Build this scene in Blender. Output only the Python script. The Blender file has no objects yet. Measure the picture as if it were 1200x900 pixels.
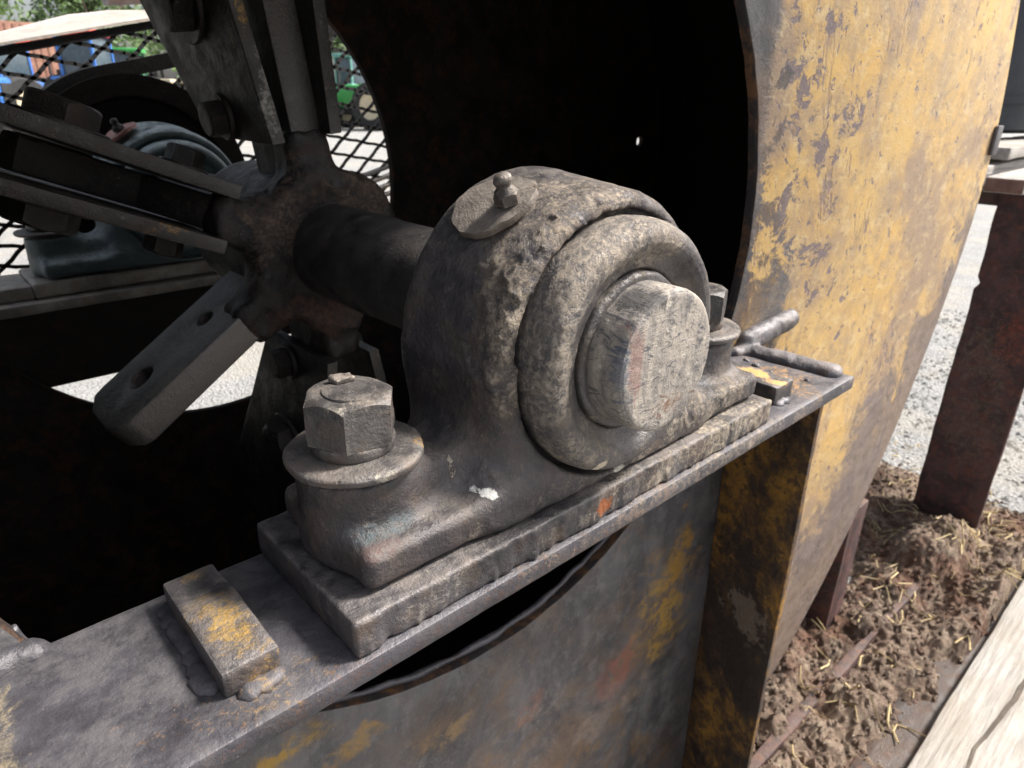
import bpy, bmesh, math, random
import numpy as np
from mathutils import Vector, Matrix, noise as mn
PI = math.pi
S = 0.3            # everything below is modelled in units of 0.3 m and brought to metres at the end
sc = bpy.context.scene
COL = sc.collection
random.seed(7)

# ------------------------------------------------------------------ camera
cd = bpy.data.cameras.new('camera')
cam = bpy.data.objects.new('camera', cd)
COL.objects.link(cam)
cd.sensor_width = 36
cd.lens = 23.906
cd.clip_start = 0.01
cd.clip_end = 3000
_r = Vector((0.7405, -0.6722, 0.0114)); _u = Vector((0.2572, 0.2978, 0.9194)); _f = Vector((0.6212, 0.678, -0.3934))
_f.normalize(); _r = _f.cross(_u).normalized(); _u = _r.cross(_f)
cam.matrix_world = Matrix.Translation((0, 0, S)) @ Matrix((_r, _u, -_f)).transposed().to_4x4()
sc.camera = cam
cd.dof.use_dof = True
cd.dof.focus_distance = 0.43
cd.dof.aperture_fstop = 15

# ------------------------------------------------------------------ world and sun
SUN = Vector((0.60, -0.29, 0.75)).normalized()
w = bpy.data.worlds.new('World'); sc.world = w; w.use_nodes = True
wn = w.node_tree.nodes; wl = w.node_tree.links
sky = wn.new('ShaderNodeTexSky'); sky.sky_type = 'NISHITA'; sky.sun_disc = False
sky.sun_elevation = math.asin(SUN.z)
sky.sun_rotation = math.atan2(SUN.x, SUN.y)
sky.air_density = 1.0; sky.dust_density = 4.0; sky.ozone_density = 1.0
hs = wn.new('ShaderNodeHueSaturation'); hs.inputs['Saturation'].default_value = .45   # thin overcast: less blue than a clear sky
wl.new(sky.outputs[0], hs.inputs['Color']); wl.new(hs.outputs[0], wn['Background'].inputs[0])
wn['Background'].inputs[1].default_value = 0.09
ld = bpy.data.lights.new('sun', 'SUN'); ld.energy = 3.5; ld.angle = math.radians(11); ld.color = (1.0, 0.95, 0.88)
sun = bpy.data.objects.new('sun', ld); COL.objects.link(sun)
sun.rotation_euler = SUN.to_track_quat('Z', 'Y').to_euler()
sc.view_settings.view_transform = 'Standard'; sc.view_settings.look = 'None'
sc.view_settings.exposure = 1.35; sc.view_settings.gamma = 1
sc.cycles.max_bounces = 6

# ------------------------------------------------------------------ materials
class M:
    def __init__(s, name):
        s.m = bpy.data.materials.new(name); s.m.use_nodes = True
        s.t = s.m.node_tree; s.n = s.t.nodes; s.l = s.t.links
        s.b = s.n['Principled BSDF']
        g = s.n.new('ShaderNodeNewGeometry')
        v = s.n.new('ShaderNodeVectorMath'); v.operation = 'SCALE'; v.inputs['Scale'].default_value = 1 / S
        s.l.new(g.outputs['Position'], v.inputs[0]); s.p = v.outputs[0]; s.g = g
    def put(s, sock, v):
        if hasattr(v, 'is_linked'): s.l.new(v, sock)
        elif isinstance(v, (tuple, list)) and len(v) == 3 and sock.type == 'RGBA': sock.default_value = (*v, 1)
        else: sock.default_value = v
    def noise(s, scale, detail=5, rough=.6, st=(1, 1, 1), dist=0, off=0):
        v = s.p
        if st != (1, 1, 1) or off:
            k = s.n.new('ShaderNodeMapping'); k.inputs['Scale'].default_value = st; k.inputs['Location'].default_value = (off, off * .7, off * 1.3)
            s.l.new(v, k.inputs[0]); v = k.outputs[0]
        n = s.n.new('ShaderNodeTexNoise'); n.inputs['Scale'].default_value = scale; n.inputs['Detail'].default_value = detail
        n.inputs['Roughness'].default_value = rough; n.inputs['Distortion'].default_value = dist
        s.l.new(v, n.inputs[0]); return n.outputs['Fac']
    def voro(s, scale, feature='F1', st=(1, 1, 1)):
        k = s.n.new('ShaderNodeMapping'); k.inputs['Scale'].default_value = st; s.l.new(s.p, k.inputs[0])
        n = s.n.new('ShaderNodeTexVoronoi'); n.feature = feature; n.inputs['Scale'].default_value = scale
        s.l.new(k.outputs[0], n.inputs[0]); return n
    def op(s, o, a, b=0.0, c=0.0):
        n = s.n.new('ShaderNodeMath'); n.operation = o
        s.put(n.inputs[0], a); s.put(n.inputs[1], b)
        if o == 'MULTIPLY_ADD': s.put(n.inputs[2], c)
        return n.outputs[0]
    def thr(s, a, lo, hi, o0=0.0, o1=1.0):
        n = s.n.new('ShaderNodeMapRange'); n.interpolation_type = 'SMOOTHSTEP'
        s.put(n.inputs[0], a)
        for i, v in enumerate((lo, hi, o0, o1)): n.inputs[i + 1].default_value = v
        return n.outputs[0]
    def xyz(s):
        n = s.n.new('ShaderNodeSeparateXYZ'); s.l.new(s.p, n.inputs[0]); return n.outputs
    def ell(s, c, r, nz=None, amt=.8, soft=.25):
        a = s.n.new('ShaderNodeVectorMath'); a.operation = 'SUBTRACT'; s.l.new(s.p, a.inputs[0]); a.inputs[1].default_value = c
        d = s.n.new('ShaderNodeVectorMath'); d.operation = 'DIVIDE'; s.l.new(a.outputs[0], d.inputs[0]); d.inputs[1].default_value = r
        e = s.n.new('ShaderNodeVectorMath'); e.operation = 'LENGTH'; s.l.new(d.outputs[0], e.inputs[0])
        v = s.op('SUBTRACT', 1.0, e.outputs['Value'])
        if nz is not None: v = s.op('ADD', v, s.op('MULTIPLY', s.op('SUBTRACT', nz, .5), amt * 6))
        return s.thr(v, 0, soft)
    def mix(s, f, a, b):
        n = s.n.new('ShaderNodeMix'); n.data_type = 'RGBA'
        s.put(n.inputs[0], f); s.put(n.inputs[6], a); s.put(n.inputs[7], b); return n.outputs[2]
    def fin(s, col, rough=.6, metal=0.0, h=None, bd=.01, strength=1.0, spec=.5):
        s.put(s.b.inputs['Base Color'], col); s.put(s.b.inputs['Roughness'], rough); s.put(s.b.inputs['Metallic'], metal)
        s.b.inputs['Specular IOR Level'].default_value = spec
        if h is not None:
            b = s.n.new('ShaderNodeBump'); b.inputs['Distance'].default_value = bd * S; b.inputs['Strength'].default_value = strength
            s.put(b.inputs['Height'], h); s.l.new(b.outputs[0], s.b.inputs['Normal'])
        return s.m

DUST = (.37, .305, .24)
def steel(name, dark=(.035, .033, .036), mid=(.105, .096, .098), brown=(.13, .09, .065), light=(.24, .22, .21),
          dusty=.35, rust=.2, patches=(), rough=.5, metal=.35, up=.35, spec=.5, dustc=DUST, grain=1.0, blot=.5, edge=.55, bump=.008, cut=None):
    m = M(name)
    n1 = m.noise(3.2, 8, .65, dist=.4); n2 = m.noise(11, 8, .7, off=5); n3 = m.noise(60, 4, .7, off=9); n4 = m.noise(1.6, 4, .5, off=21)
    c = m.mix(m.thr(n1, .36, .62), dark, mid)
    c = m.mix(m.op('MULTIPLY', m.thr(n2, .45, .68), .75), c, brown)
    c = m.mix(m.op('MULTIPLY', m.thr(m.noise(7, 9, .75, off=33), .6, .72), rust), c, (.17, .065, .03))
    nz = m.op('SEPARATE', 0) if False else None
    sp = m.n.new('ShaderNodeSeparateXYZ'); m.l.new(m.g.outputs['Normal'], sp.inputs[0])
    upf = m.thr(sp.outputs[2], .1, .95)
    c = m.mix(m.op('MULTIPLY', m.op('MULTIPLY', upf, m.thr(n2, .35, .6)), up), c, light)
    c = m.mix(m.op('MULTIPLY', m.thr(m.noise(23, 9, .8, off=2), .56, .70), dusty), c, dustc)
    c = m.mix(m.op('MULTIPLY', m.thr(n3, .62, .72), .35), c, light)
    c = m.mix(m.op('MULTIPLY', m.thr(m.noise(42, 5, .7, off=61), .60, .68), .45), c, dark)
    c = m.mix(m.op('MULTIPLY', m.thr(m.noise(120, 3, .8, off=71), .66, .72), .6), c, dustc)
    c = m.mix(m.op('MULTIPLY', m.thr(m.noise(5.5, 9, .72, dist=.8, off=91), .52, .60), blot), c, dark)
    h = m.op('MULTIPLY_ADD', n3, .5 * grain, m.op('MULTIPLY_ADD', m.noise(130, 3, .7, off=44), .3 * grain, m.op('MULTIPLY', n2, .7)))
    rg = m.thr(n2, .3, .7, rough - .14, rough + .18)
    if cut: c = m.mix(m.op('MULTIPLY', m.thr(m.op('ABSOLUTE', sp.outputs[1]), .6, .8), m.thr(n2, .3, .55, .55, 1)), c, cut)
    wear = m.thr(m.op('ADD', m.g.outputs['Pointiness'], m.op('MULTIPLY', m.op('SUBTRACT', n3, .5), .05)), .53, .62)
    c = m.mix(m.op('MULTIPLY', wear, edge), c, light); rg = m.op('MULTIPLY_ADD', wear, -.12, rg)
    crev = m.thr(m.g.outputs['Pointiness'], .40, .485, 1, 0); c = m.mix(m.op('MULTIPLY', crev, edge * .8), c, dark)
    # flakes, caked dirt, other marks and a painted dark reflection: (centre, radii, colour, ragged, density, height)
    pn = m.noise(9, 10, .78, dist=.6, off=41); dn1 = m.noise(20, 9, .78, off=13); dn2 = m.noise(75, 5, .75, off=113)
    for (ctr, rad, colr, amt, dens, hh) in patches:
        f = m.ell(ctr, rad, pn, amt, .12 if dens >= 1 else .5)
        if dens < 1: f = m.op('MULTIPLY', f, m.op('MULTIPLY_ADD', m.thr(dn1, .58 - .18 * dens, .78 - .14 * dens), .5, m.op('MULTIPLY', m.thr(dn2, .56 - .12 * dens, .66 - .12 * dens), .38)))
        c = m.mix(f, c, colr)
        rg = m.op('MULTIPLY_ADD', f, .2, rg)
        if hh: h = m.op('ADD', h, m.op('MULTIPLY', f, m.op('MULTIPLY_ADD', m.noise(34, 6, .8, off=50), hh, hh * .4)))
    return m.fin(c, rg, metal, h, bump, .9, spec)

YEL = (.58, .335, .06)
M_beam = steel('beam_steel', dark=(.04, .038, .044), mid=(.078, .074, .086), brown=(.10, .085, .082), light=(.145, .14, .15), up=.45, rust=.2, dusty=.06, blot=.3, bump=.005,
    patches=[((.32, .97, 0), (.06, .05, .03), (.36, .23, .09), 1.2, .4, .1), ((.15, 1.0, 0), (.12, .06, .05), (.30, .17, .08), 1.2, .15, 0),
             ((2.35, 1.1, 0), (.2, .2, .1), (.42, .24, .09), 1.0, .8, .1), ((1.75, .90, -.02), (.8, .05, .04), DUST, 1, .7, .4),
             ((-.1, 1.15, 0), (.05, .25, .1), (.36, .29, .17), .9, .8, .3), ((.9, .9, -.03), (.6, .04, .03), (.13, .06, .035), 1.2, .5, 0)])
M_plate = steel('base_plate_steel', dark=(.03, .028, .031), mid=(.085, .078, .082), up=.5, dusty=.3, patches=[
    ((1.75, .93, .06), (.45, .1, .08), (.45, .38, .29), 1.0, .85, .4), ((1.25, .93, .05), (.35, .1, .06), (.30, .26, .22), 1.0, .5, .2),
    ((.62, .91, .04), (.1, .08, .06), (.36, .32, .28), 1.0, .6, .3), ((1.16, .90, .04), (.03, .05, .03), (.24, .08, .03), .8, 1, 0)])
M_weld = steel('weld_steel', dark=(.05, .048, .052), mid=(.115, .11, .118), light=(.22, .21, .22), up=.5, rust=.2, dusty=.2)
M_block = steel('stop_block_steel', up=.5, dusty=.15, patches=[
    ((.29, 1.11, .055), (.052, .125, .05), (.40, .245, .055), .7, .97, .04), ((.29, 1.30, .055), (.03, .02, .03), (.42, .27, .1), .8, .8, 0),
    ((.30, .995, .02), (.04, .03, .03), (.40, .24, .07), 1.1, .7, 0),
    ((2.2, 1.12, .055), (.04, .13, .05), (.50, .30, .12), .7, 1, 0), ((2.26, 1.02, .03), (.04, .04, .05), (.38, .22, .07), .8, .8, 0)])
M_cast = steel('grimy_cast_iron', blot=.3, dark=(.024, .022, .025), mid=(.062, .055, .058), brown=(.10, .075, .06), light=(.20, .18, .165), up=.4, dusty=.35, rust=.12, patches=[
    ((.90, .97, .74), (.24, .26, .14), (.42, .345, .265), .7, .88, 1.0), ((.87, .97, .58), (.12, .14, .24), (.45, .375, .29), .7, .93, 1.0),
    ((1.1, 1.05, .80), (.4, .14, .09), (.40, .33, .255), .9, .8, .8), ((.84, .96, .34), (.025, .10, .16), (.42, .36, .28), .6, .7, .8),
    ((.785, 1.0, .255), (.018, .08, .045), (.50, .44, .36), .8, 1, .8), ((.835, .99, .185), (.022, .06, .012), (.72, .70, .66), .6, 1, .6),
    ((1.25, .96, .10), (.02, .05, .02), (.7, .66, .58), .6, 1, .5),
    ((.575, 1.03, .185), (.085, .05, .022), (.072, .105, .115), .45, .97, .1), ((.56, .99, .165), (.06, .035, .02), (.13, .075, .068), .5, .8, 0),
    ((.71, 1.15, .27), (.08, .10, .06), (.07, .10, .115), .6, .7, 0), ((1.6, .97, .14), (.45, .09, .07), (.40, .335, .26), 1.0, .8, .6),
    ((1.1, .96, .13), (.3, .06, .05), (.28, .24, .2), 1, .5, .3), ((1.55, 1.05, .62), (.2, .2, .2), (.30, .25, .2), 1, .5, .4)])
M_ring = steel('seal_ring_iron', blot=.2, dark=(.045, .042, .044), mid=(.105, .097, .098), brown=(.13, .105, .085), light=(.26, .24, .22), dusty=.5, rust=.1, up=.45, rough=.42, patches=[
    ((1.15, .93, .70), (.26, .14, .11), (.44, .37, .295), .6, .93, .7), ((.97, .93, .48), (.10, .12, .24), (.37, .315, .25), .7, .85, .5),
    ((1.05, .93, .24), (.16, .12, .10), (.39, .33, .26), .8, .8, .5), ((1.43, .93, .62), (.09, .12, .045), (.016, .016, .02), .3, .99, 0),  # black patch at upper right paints the ring's dark reflection
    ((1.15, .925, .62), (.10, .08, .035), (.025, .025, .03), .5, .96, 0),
    ((1.13, .96, .17), (.02, .1, .02), (.6, .52, .4), .6, 1, .5)])
M_bolt = steel('bolt_steel', mid=(.12, .11, .105), light=(.26, .235, .21), up=.35, dusty=.45, rust=.3, rough=.5, patches=[
    ((.52, 1.06, .44), (.09, .07, .025), (.55, .49, .40), .9, .9, .3), ((.50, 1.01, .42), (.012, .03, .05), (.5, .44, .36), .6, .8, .2),
    ((.60, 1.01, .31), (.025, .02, .03), (.42, .38, .32), .6, .9, 0), ((.725, 1.08, .31), (.02, .03, .03), (.36, .22, .08), .9, .9, 0)])
M_grease = steel('grease_fitting_metal', dark=(.07, .06, .055), mid=(.16, .13, .11), light=(.34, .30, .26), up=.5, blot=.4, dusty=.8, rust=.4, rough=.55)
M_rotor = steel('rotor_steel', dark=(.011, .0095, .0095), mid=(.03, .026, .024), brown=(.05, .033, .026), light=(.085, .075, .067),
    up=.25, dusty=.14, rust=.35, patches=[((1.05, 2.38, .60), (.14, .1, .22), (.17, .12, .09), .9, .9, .4), ((1.4, 2.38, .66), (.22, .15, .14), (.20, .14, .10), .9, .9, .4),
    ((.7, 2.3, .63), (.10, .1, .05), (.30, .16, .03), .9, .8, 0), ((1.22, 2.35, .2), (.3, .2, .12), (.14, .07, .05), .9, .9, .3),
    ((.98, 2.35, 1.22), (.03, .1, .12), (.34, .18, .03), .8, .8, 0), ((1.03, 2.32, 1.0), (.03, .04, .25), (.22, .2, .18), .9, .8, 0)])
M_pad = steel('paddle_steel', dark=(.016, .014, .013), mid=(.034, .030, .027), brown=(.045, .032, .025), light=(.10, .09, .08), up=.3, dusty=.3, rust=.4, patches=[((.7, 2.3, .60), (.10, .1, .035), (.34, .18, .04), .9, .8, 0), ((.98, 2.35, 1.24), (.02, .1, .10), (.36, .20, .04), .8, .8, 0), ((1.03, 2.32, .98), (.03, .04, .2), (.30, .28, .25), .9, .9, 0)])
M_lug = steel('lug_steel', cut=(.035, .024, .02), dark=(.045, .042, .04), mid=(.11, .104, .098), brown=(.10, .085, .075), light=(.28, .26, .24), up=.5, dusty=.15, rust=.25)
M_shaft = steel('shaft_steel', dark=(.022, .021, .022), mid=(.055, .05, .05), brown=(.065, .055, .05), light=(.12, .11, .1), up=.25, dusty=.12, rust=.15, rough=.6)
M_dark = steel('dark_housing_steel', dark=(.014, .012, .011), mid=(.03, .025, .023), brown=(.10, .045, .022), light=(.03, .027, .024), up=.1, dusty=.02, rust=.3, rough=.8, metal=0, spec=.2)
M_teal = steel('teal_painted_casting', dark=(.05, .075, .08), mid=(.085, .12, .125), brown=(.06, .085, .09), light=(.42, .50, .51), up=.95, dusty=.06, rust=.05, rough=.4, metal=0)  # pale upward faces paint in light from above; sides kept dark as shaded
M_rear = steel('far_steel_baked_light', dark=(.2, .18, .165), mid=(.42, .38, .34), brown=(.30, .24, .19), light=(.5, .45, .4), up=.6, dusty=.4)  # made pale so the colour carries the sunlight missing on the far beam
M_pink = steel('faded_red_washer', dark=(.3, .12, .10), mid=(.42, .20, .17), brown=(.36, .15, .12), light=(.55, .35, .3), dusty=.1, rust=.1, metal=0)
M_rust = steel('rusty_leg_steel', dark=(.022, .013, .014), mid=(.075, .038, .036), brown=(.14, .05, .035), light=(.16, .12, .09), up=.4, dusty=.3, rust=.6, rough=.75, metal=0,
    patches=[((7.3, 1.4, -1.2), (.2, .25, .4), (.20, .15, .11), .9, .7, .3), ((7.3, 1.25, -1.0), (.2, .16, .3), (.24, .05, .03), 1, .8, 0), ((7.3, 1.35, -1.9), (.2, .3, .4), (.17, .12, .09), 1, .7, .3)])
M_black = steel('black_guard_steel', dark=(.012, .012, .014), mid=(.022, .021, .023), brown=(.03, .024, .02), light=(.05, .05, .05), up=.2, dusty=.05, rust=.2, rough=.6, metal=0)
M_pale = steel('sun_bleached_sheet', dark=(.42, .37, .33), mid=(.55, .49, .44), brown=(.5, .38, .30), light=(.7, .65, .6), dusty=.1, rust=.15, metal=0)
M_rubber = steel('belt_rubber', dark=(.008, .008, .009), mid=(.014, .014, .015), brown=(.018, .016, .015), light=(.07, .065, .06), edge=.1, spec=.3, up=.6, dusty=.05, rust=0, metal=0, rough=.8)
M_sheave = steel('sheave_iron', edge=.1, spec=.2, dark=(.008, .006, .006), mid=(.016, .012, .011), brown=(.022, .016, .013), light=(.03, .026, .024), up=.1, dusty=.04, rust=.2)

def cap_material():
    m = M('shaft_end_steel')
    n = m.noise(9, 10, .75, st=(1.0, 1, .35), dist=1.6)
    rot = m.n.new('ShaderNodeMapping'); rot.inputs['Rotation'].default_value = (0, math.radians(35), 0); rot.inputs['Scale'].default_value = (20, 8, 44)
    m.l.new(m.p, rot.inputs[0])
    sn = m.n.new('ShaderNodeTexNoise'); sn.inputs['Scale'].default_value = 1; sn.inputs['Detail'].default_value = 7; sn.inputs['Roughness'].default_value = .75; sn.inputs['Distortion'].default_value = 1.5
    m.l.new(rot.outputs[0], sn.inputs[0]); s = sn.outputs['Fac']
    c = m.mix(m.thr(n, .38, .6), (.17, .155, .145), (.36, .32, .275))
    c = m.mix(m.op('MULTIPLY', m.thr(s, .53, .61), .85), c, (.07, .07, .085))
    c = m.mix(m.op('MULTIPLY', m.thr(m.noise(30, 8, .8, off=4), .54, .64), .8), c, (.52, .47, .40))
    c = m.mix(m.op('MULTIPLY', m.ell((1.12, .82, .47), (.025, .08, .10), n, .7, .3), .6), c, (.24, .13, .11))
    c = m.mix(m.op('MULTIPLY', m.ell((1.28, .80, .325), (.12, .03, .05), s, .5, .2), .85), c, (.19, .10, .055))
    c = m.mix(m.op('MULTIPLY', m.ell((1.15, .88, .60), (.07, .09, .04), n, .6, .3), .85), c, (.03, .03, .034))
    c = m.mix(m.op('MULTIPLY', m.ell((1.07, .83, .45), (.03, .04, .12), s, .8, .3), .5), c, (.10, .12, .16))
    c = m.mix(m.op('MULTIPLY', m.thr(m.g.outputs['Pointiness'], .52, .60), .7), c, (.5, .45, .38))
    h = m.op('MULTIPLY_ADD', s, .8, m.noise(40, 6, .8, off=8))
    return m.fin(c, m.thr(n, .3, .7, .4, .7), .3, h, .008, .8)
M_cap = cap_material()

def housing_material():
    m = M('worn_yellow_paint')
    x, y, z = m.xyz()
    st = (.7, 1, 1.0)
    n1 = m.noise(2.2, 8, .65, st=st, dist=.5); n2 = m.noise(7, 10, .75, st=st, dist=.4, off=3); n3 = m.noise(17, 9, .78, st=(.6, 1, 1), off=8); n4 = m.noise(70, 4, .7, off=15)
    y1 = m.mix(m.thr(n1, .35, .65), (.46, .305, .115), (.49, .30, .085))
    y1 = m.mix(m.op('MULTIPLY', m.thr(m.noise(1.25, 9, .72, st=(.9, 1, .6), dist=.6, off=30), .42, .60), .88), y1, (.23, .16, .115))
    y1 = m.mix(m.op('MULTIPLY', m.thr(m.noise(4.5, 10, .8, st=(.7, 1, .9), dist=.5, off=77), .46, .62), .6), y1, (.25, .18, .12))
    y1 = m.mix(m.op('MULTIPLY', m.thr(m.noise(11, 9, .8, st=(.6, 1, 1), off=57), .50, .62), .55), y1, (.52, .40, .22))
    y1 = m.mix(m.op('MULTIPLY', m.thr(n3, .54, .64), .6), y1, (.21, .15, .10))
    y1 = m.mix(m.op('MULTIPLY', m.thr(n4, .58, .68), .35), y1, (.22, .15, .09))
    steelc = m.mix(m.thr(m.noise(2.4, 8, .65, st=(1.4, 1, .8), dist=.6, off=12), .36, .64), (.046, .044, .048), (.12, .114, .118))
    steelc = m.mix(m.op('MULTIPLY', m.thr(m.noise(13, 9, .75, off=19), .48, .66), .55), steelc, (.17, .155, .15))
    steelc = m.mix(m.op('MULTIPLY', m.thr(m.noise(60, 5, .7, off=29), .6, .7), .5), steelc, (.26, .25, .25))
    steelc = m.mix(m.op('MULTIPLY', m.thr(m.noise(1.9, 9, .75, dist=.4, off=205), .46, .62), .65), steelc, (.135, .085, .055))
    steelc = m.mix(m.op('MULTIPLY', m.thr(m.noise(3.1, 10, .8, dist=.3, off=255), .54, .64), .5), steelc, (.22, .12, .035))
    chipc = m.mix(m.thr(n4, .4, .6), (.12, .085, .085), (.17, .13, .13))
    # bare steel near the opening's edge
    dv = m.n.new('ShaderNodeVectorMath'); dv.operation = 'SUBTRACT'; m.l.new(m.p, dv.inputs[0]); dv.inputs[1].default_value = (1.25, 1.37, .51)
    dm = m.n.new('ShaderNodeVectorMath'); dm.operation = 'MULTIPLY'; m.l.new(dv.outputs[0], dm.inputs[0]); dm.inputs[1].default_value = (1, 0, 1)
    dl = m.n.new('ShaderNodeVectorMath'); dl.operation = 'LENGTH'; m.l.new(dm.outputs[0], dl.inputs[0]); rad = dl.outputs['Value']
    # yellow keeps to the right of the gusset; the left and lower part is bare
    right = m.thr(m.op('ADD', m.op('MULTIPLY_ADD', m.thr(z, -.3, -.05), .25, x), m.op('MULTIPLY', m.op('SUBTRACT', n2, .5), .25)), 2.72, 2.80)
    edge = m.thr(m.op('SUBTRACT', rad, m.op('MULTIPLY', m.op('SUBTRACT', n2, .50), 1.6)), 1.33, 1.40)
    lowc = m.ell((2.72, 1.37, .13), (.28, .5, .30), n2, .9, .5)
    chips = m.thr(m.op('ADD', n2, m.op('MULTIPLY', m.thr(rad, 1.5, 2.8, .085, -.035), 1.0)), .615, .63)
    small = m.op('MAXIMUM', m.thr(m.noise(13, 5, .65, st=(.8, 1, .8), dist=.4, off=60), .635, .65), m.thr(m.noise(26, 4, .6, st=(.8, 1, .7), dist=.8, off=160), .65, .67))
    streak = m.thr(m.noise(3.4, 7, .7, st=(1.3, 1, .5), dist=.5, off=101), .57, .65)
    # scuffed band along the lower rim
    rimd = m.op('ADD', m.op('MULTIPLY', x, .72), m.op('MULTIPLY', z, -.69))
    rim = m.thr(m.op('ADD', rimd, m.op('MULTIPLY', m.op('SUBTRACT', m.noise(3.2, 10, .78, st=(.7, 1, .8), dist=.4, off=410), .5), 3.2)), 3.6, 3.95)
    rim = m.op('MULTIPLY', rim, m.thr(z, .0, 1.2, 1, .15))
    bare = m.op('MAXIMUM', m.op('MAXIMUM', chips, small), m.op('MULTIPLY', streak, .8))
    c = m.mix(bare, y1, chipc)
    c = m.mix(m.op('MULTIPLY', rim, .85), c, m.mix(m.thr(n3, .42, .6), (.085, .068, .072), (.16, .125, .12)))
    c = m.mix(m.op('SUBTRACT', 1.0, edge), c, steelc)
    c = m.mix(m.op('MULTIPLY', lowc, .9), c, steelc)
    c = m.mix(m.op('SUBTRACT', 1.0, right), c, steelc)
    yf = m.op('MULTIPLY', right, m.op('SUBTRACT', 1.0, bare))
    for (ctr, r, colr, amt, k) in [((.40, 1.37, -.66), (.22, .3, .07), (.36, .21, .03), .6, .9), ((.62, 1.37, -.80), (.10, .3, .06), (.35, .2, .04), .9, .6),
            ((2.22, 1.37, -1.25), (.28, .3, .40), (.36, .21, .04), .6, .95), ((2.33, 1.37, -.95), (.14, .3, .26), (.32, .17, .03), .7, .85),
            ((1.93, 1.37, -1.40), (.17, .3, .22), (.21, .075, .055), .8, .8), ((1.95, 1.37, -1.62), (.4, .3, .16), (.24, .19, .16), .8, .6),
            ((1.35, 1.37, -1.20), (.12, .3, .10), (.22, .10, .07), .9, .5), ((.95, 1.37, -1.0), (.1, .3, .08), (.32, .2, .08), 1, .5)]:
        c = m.mix(m.op('MULTIPLY', m.op('MULTIPLY', m.ell(ctr, r, n2, amt, .9), m.thr(m.noise(9, 10, .82, off=310), .42, .56, .0, 1)), k), c, colr)
    sq = m.n.new('ShaderNodeSeparateXYZ'); m.l.new(m.g.outputs['True Normal'], sq.inputs[0])
    c = m.mix(m.thr(m.op('ABSOLUTE', sq.outputs[1]), .7, .4), c, m.mix(m.thr(m.noise(14, 8, .75, off=300), .45, .62), (.03, .025, .026), (.15, .075, .035)))
    h = m.op('MULTIPLY_ADD', yf, .5, m.op('MULTIPLY_ADD', n4, .25, m.op('MULTIPLY', n3, .35)))
    return m.fin(c, m.thr(n2, .3, .7, .42, .68), .1, h, .012, .7)
M_house = housing_material()

def gusset_material():
    m = M('shaded_blotchy_yellow_paint')  # shade under the beam mixed into a dark yellow, with brown blotches
    n = m.noise(2.6, 10, .78, st=(1, 1, .8), dist=.15); n2 = m.noise(12, 9, .75, off=6); n3 = m.noise(55, 4, .7, off=2)
    c = m.mix(m.thr(n, .44, .64), (.028, .019, .016), (.33, .165, .025))
    c = m.mix(m.op('MULTIPLY', m.thr(m.noise(16, 10, .82, off=66), .47, .58), .85), c, (.04, .025, .02))
    c = m.mix(m.op('MULTIPLY', m.thr(m.noise(5, 6, .6, off=40), .55, .7), .5), c, (.13, .06, .035))
    c = m.mix(m.op('MULTIPLY', m.ell((2.5, 1.1, -1.25), (.3, .13, .12), n2, .8, .3), .9), c, (.17, .13, .10))
    return m.fin(c, m.thr(n, .3, .7, .45, .7), .05, m.op('MULTIPLY_ADD', n3, .5, n2), .012, .8)
M_gus = gusset_material()

def gravel_material():
    m = M('pale_gravel')
    v = m.voro(22); n = m.noise(1.5, 8, .7); n2 = m.noise(30, 6, .8, off=3)
    c = m.mix(m.thr(n, .35, .65), (.34, .34, .335), (.44, .435, .425))
    c = m.mix(m.thr(v.outputs['Distance'], .15, .75, .0, .6), c, (.15, .145, .14))
    c = m.mix(m.op('MULTIPLY', m.thr(n2, .52, .66), .7), c, (.16, .155, .15))
    c = m.mix(m.op('MULTIPLY', m.thr(m.noise(.5, 6, .6, off=9), .5, .65), .35), c, (.42, .37, .29))
    return m.fin(c, .9, 0, m.op('SUBTRACT', n2, v.outputs['Distance']), .03, 1)
M_gravel = gravel_material()
def dirt_material():
    m = M('straw_strewn_dirt')
    n = m.noise(2.1, 8, .7, dist=.5); n2 = m.noise(9, 9, .75, off=3); n3 = m.noise(30, 8, .8, off=8)
    x, y, z = m.xyz()
    c = m.mix(m.thr(n, .36, .62), (.11, .07, .052), (.31, .225, .165))
    c = m.mix(m.op('MULTIPLY', m.thr(n2, .48, .66), .7), c, (.48, .39, .29))
    c = m.mix(m.op('MULTIPLY', m.thr(m.noise(1.7, 7, .7, off=17), .50, .62), .6), c, (.16, .065, .035))
    c = m.mix(m.op('MULTIPLY', m.thr(n3, .56, .68), .7), c, (.06, .045, .035))
    c = m.mix(m.op('MULTIPLY', m.thr(m.noise(50, 6, .8, off=80), .6, .68), .6), c, (.5, .42, .3))
    return m.fin(c, .9, 0, m.op('MULTIPLY_ADD', n3, .7, n2), .05, 1)
M_dirt = dirt_material()
def wood_material(name, a, b, d):
    m = M(name)
    n = m.noise(5, 8, .7, st=(.35, 6, 6), dist=.4); n2 = m.noise(2, 6, .6, off=5)
    c = m.mix(m.thr(n, .35, .65), a, b); c = m.mix(m.op('MULTIPLY', m.thr(n2, .45, .7), .5), c, d)
    c = m.mix(m.op('MULTIPLY', m.thr(m.noise(9, 6, .7, st=(.12, 8, 8), off=9), .62, .68), .7), c, (.12, .10, .09))
    return m.fin(c, .85, 0, n, .02, 1)
M_wood = wood_material('weathered_timber', (.27, .25, .225), (.40, .38, .35), (.26, .21, .16))
M_board = wood_material('grey_board', (.30, .27, .25), (.48, .45, .42), (.20, .13, .11))
def plain(name, c1, c2, rough=.5, sc_=4, metal=0.0):
    m = M(name); n = m.noise(sc_, 7, .7)
    return m.fin(m.mix(m.thr(n, .35, .65), c1, c2), rough, metal, n, .01, .5)
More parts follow.
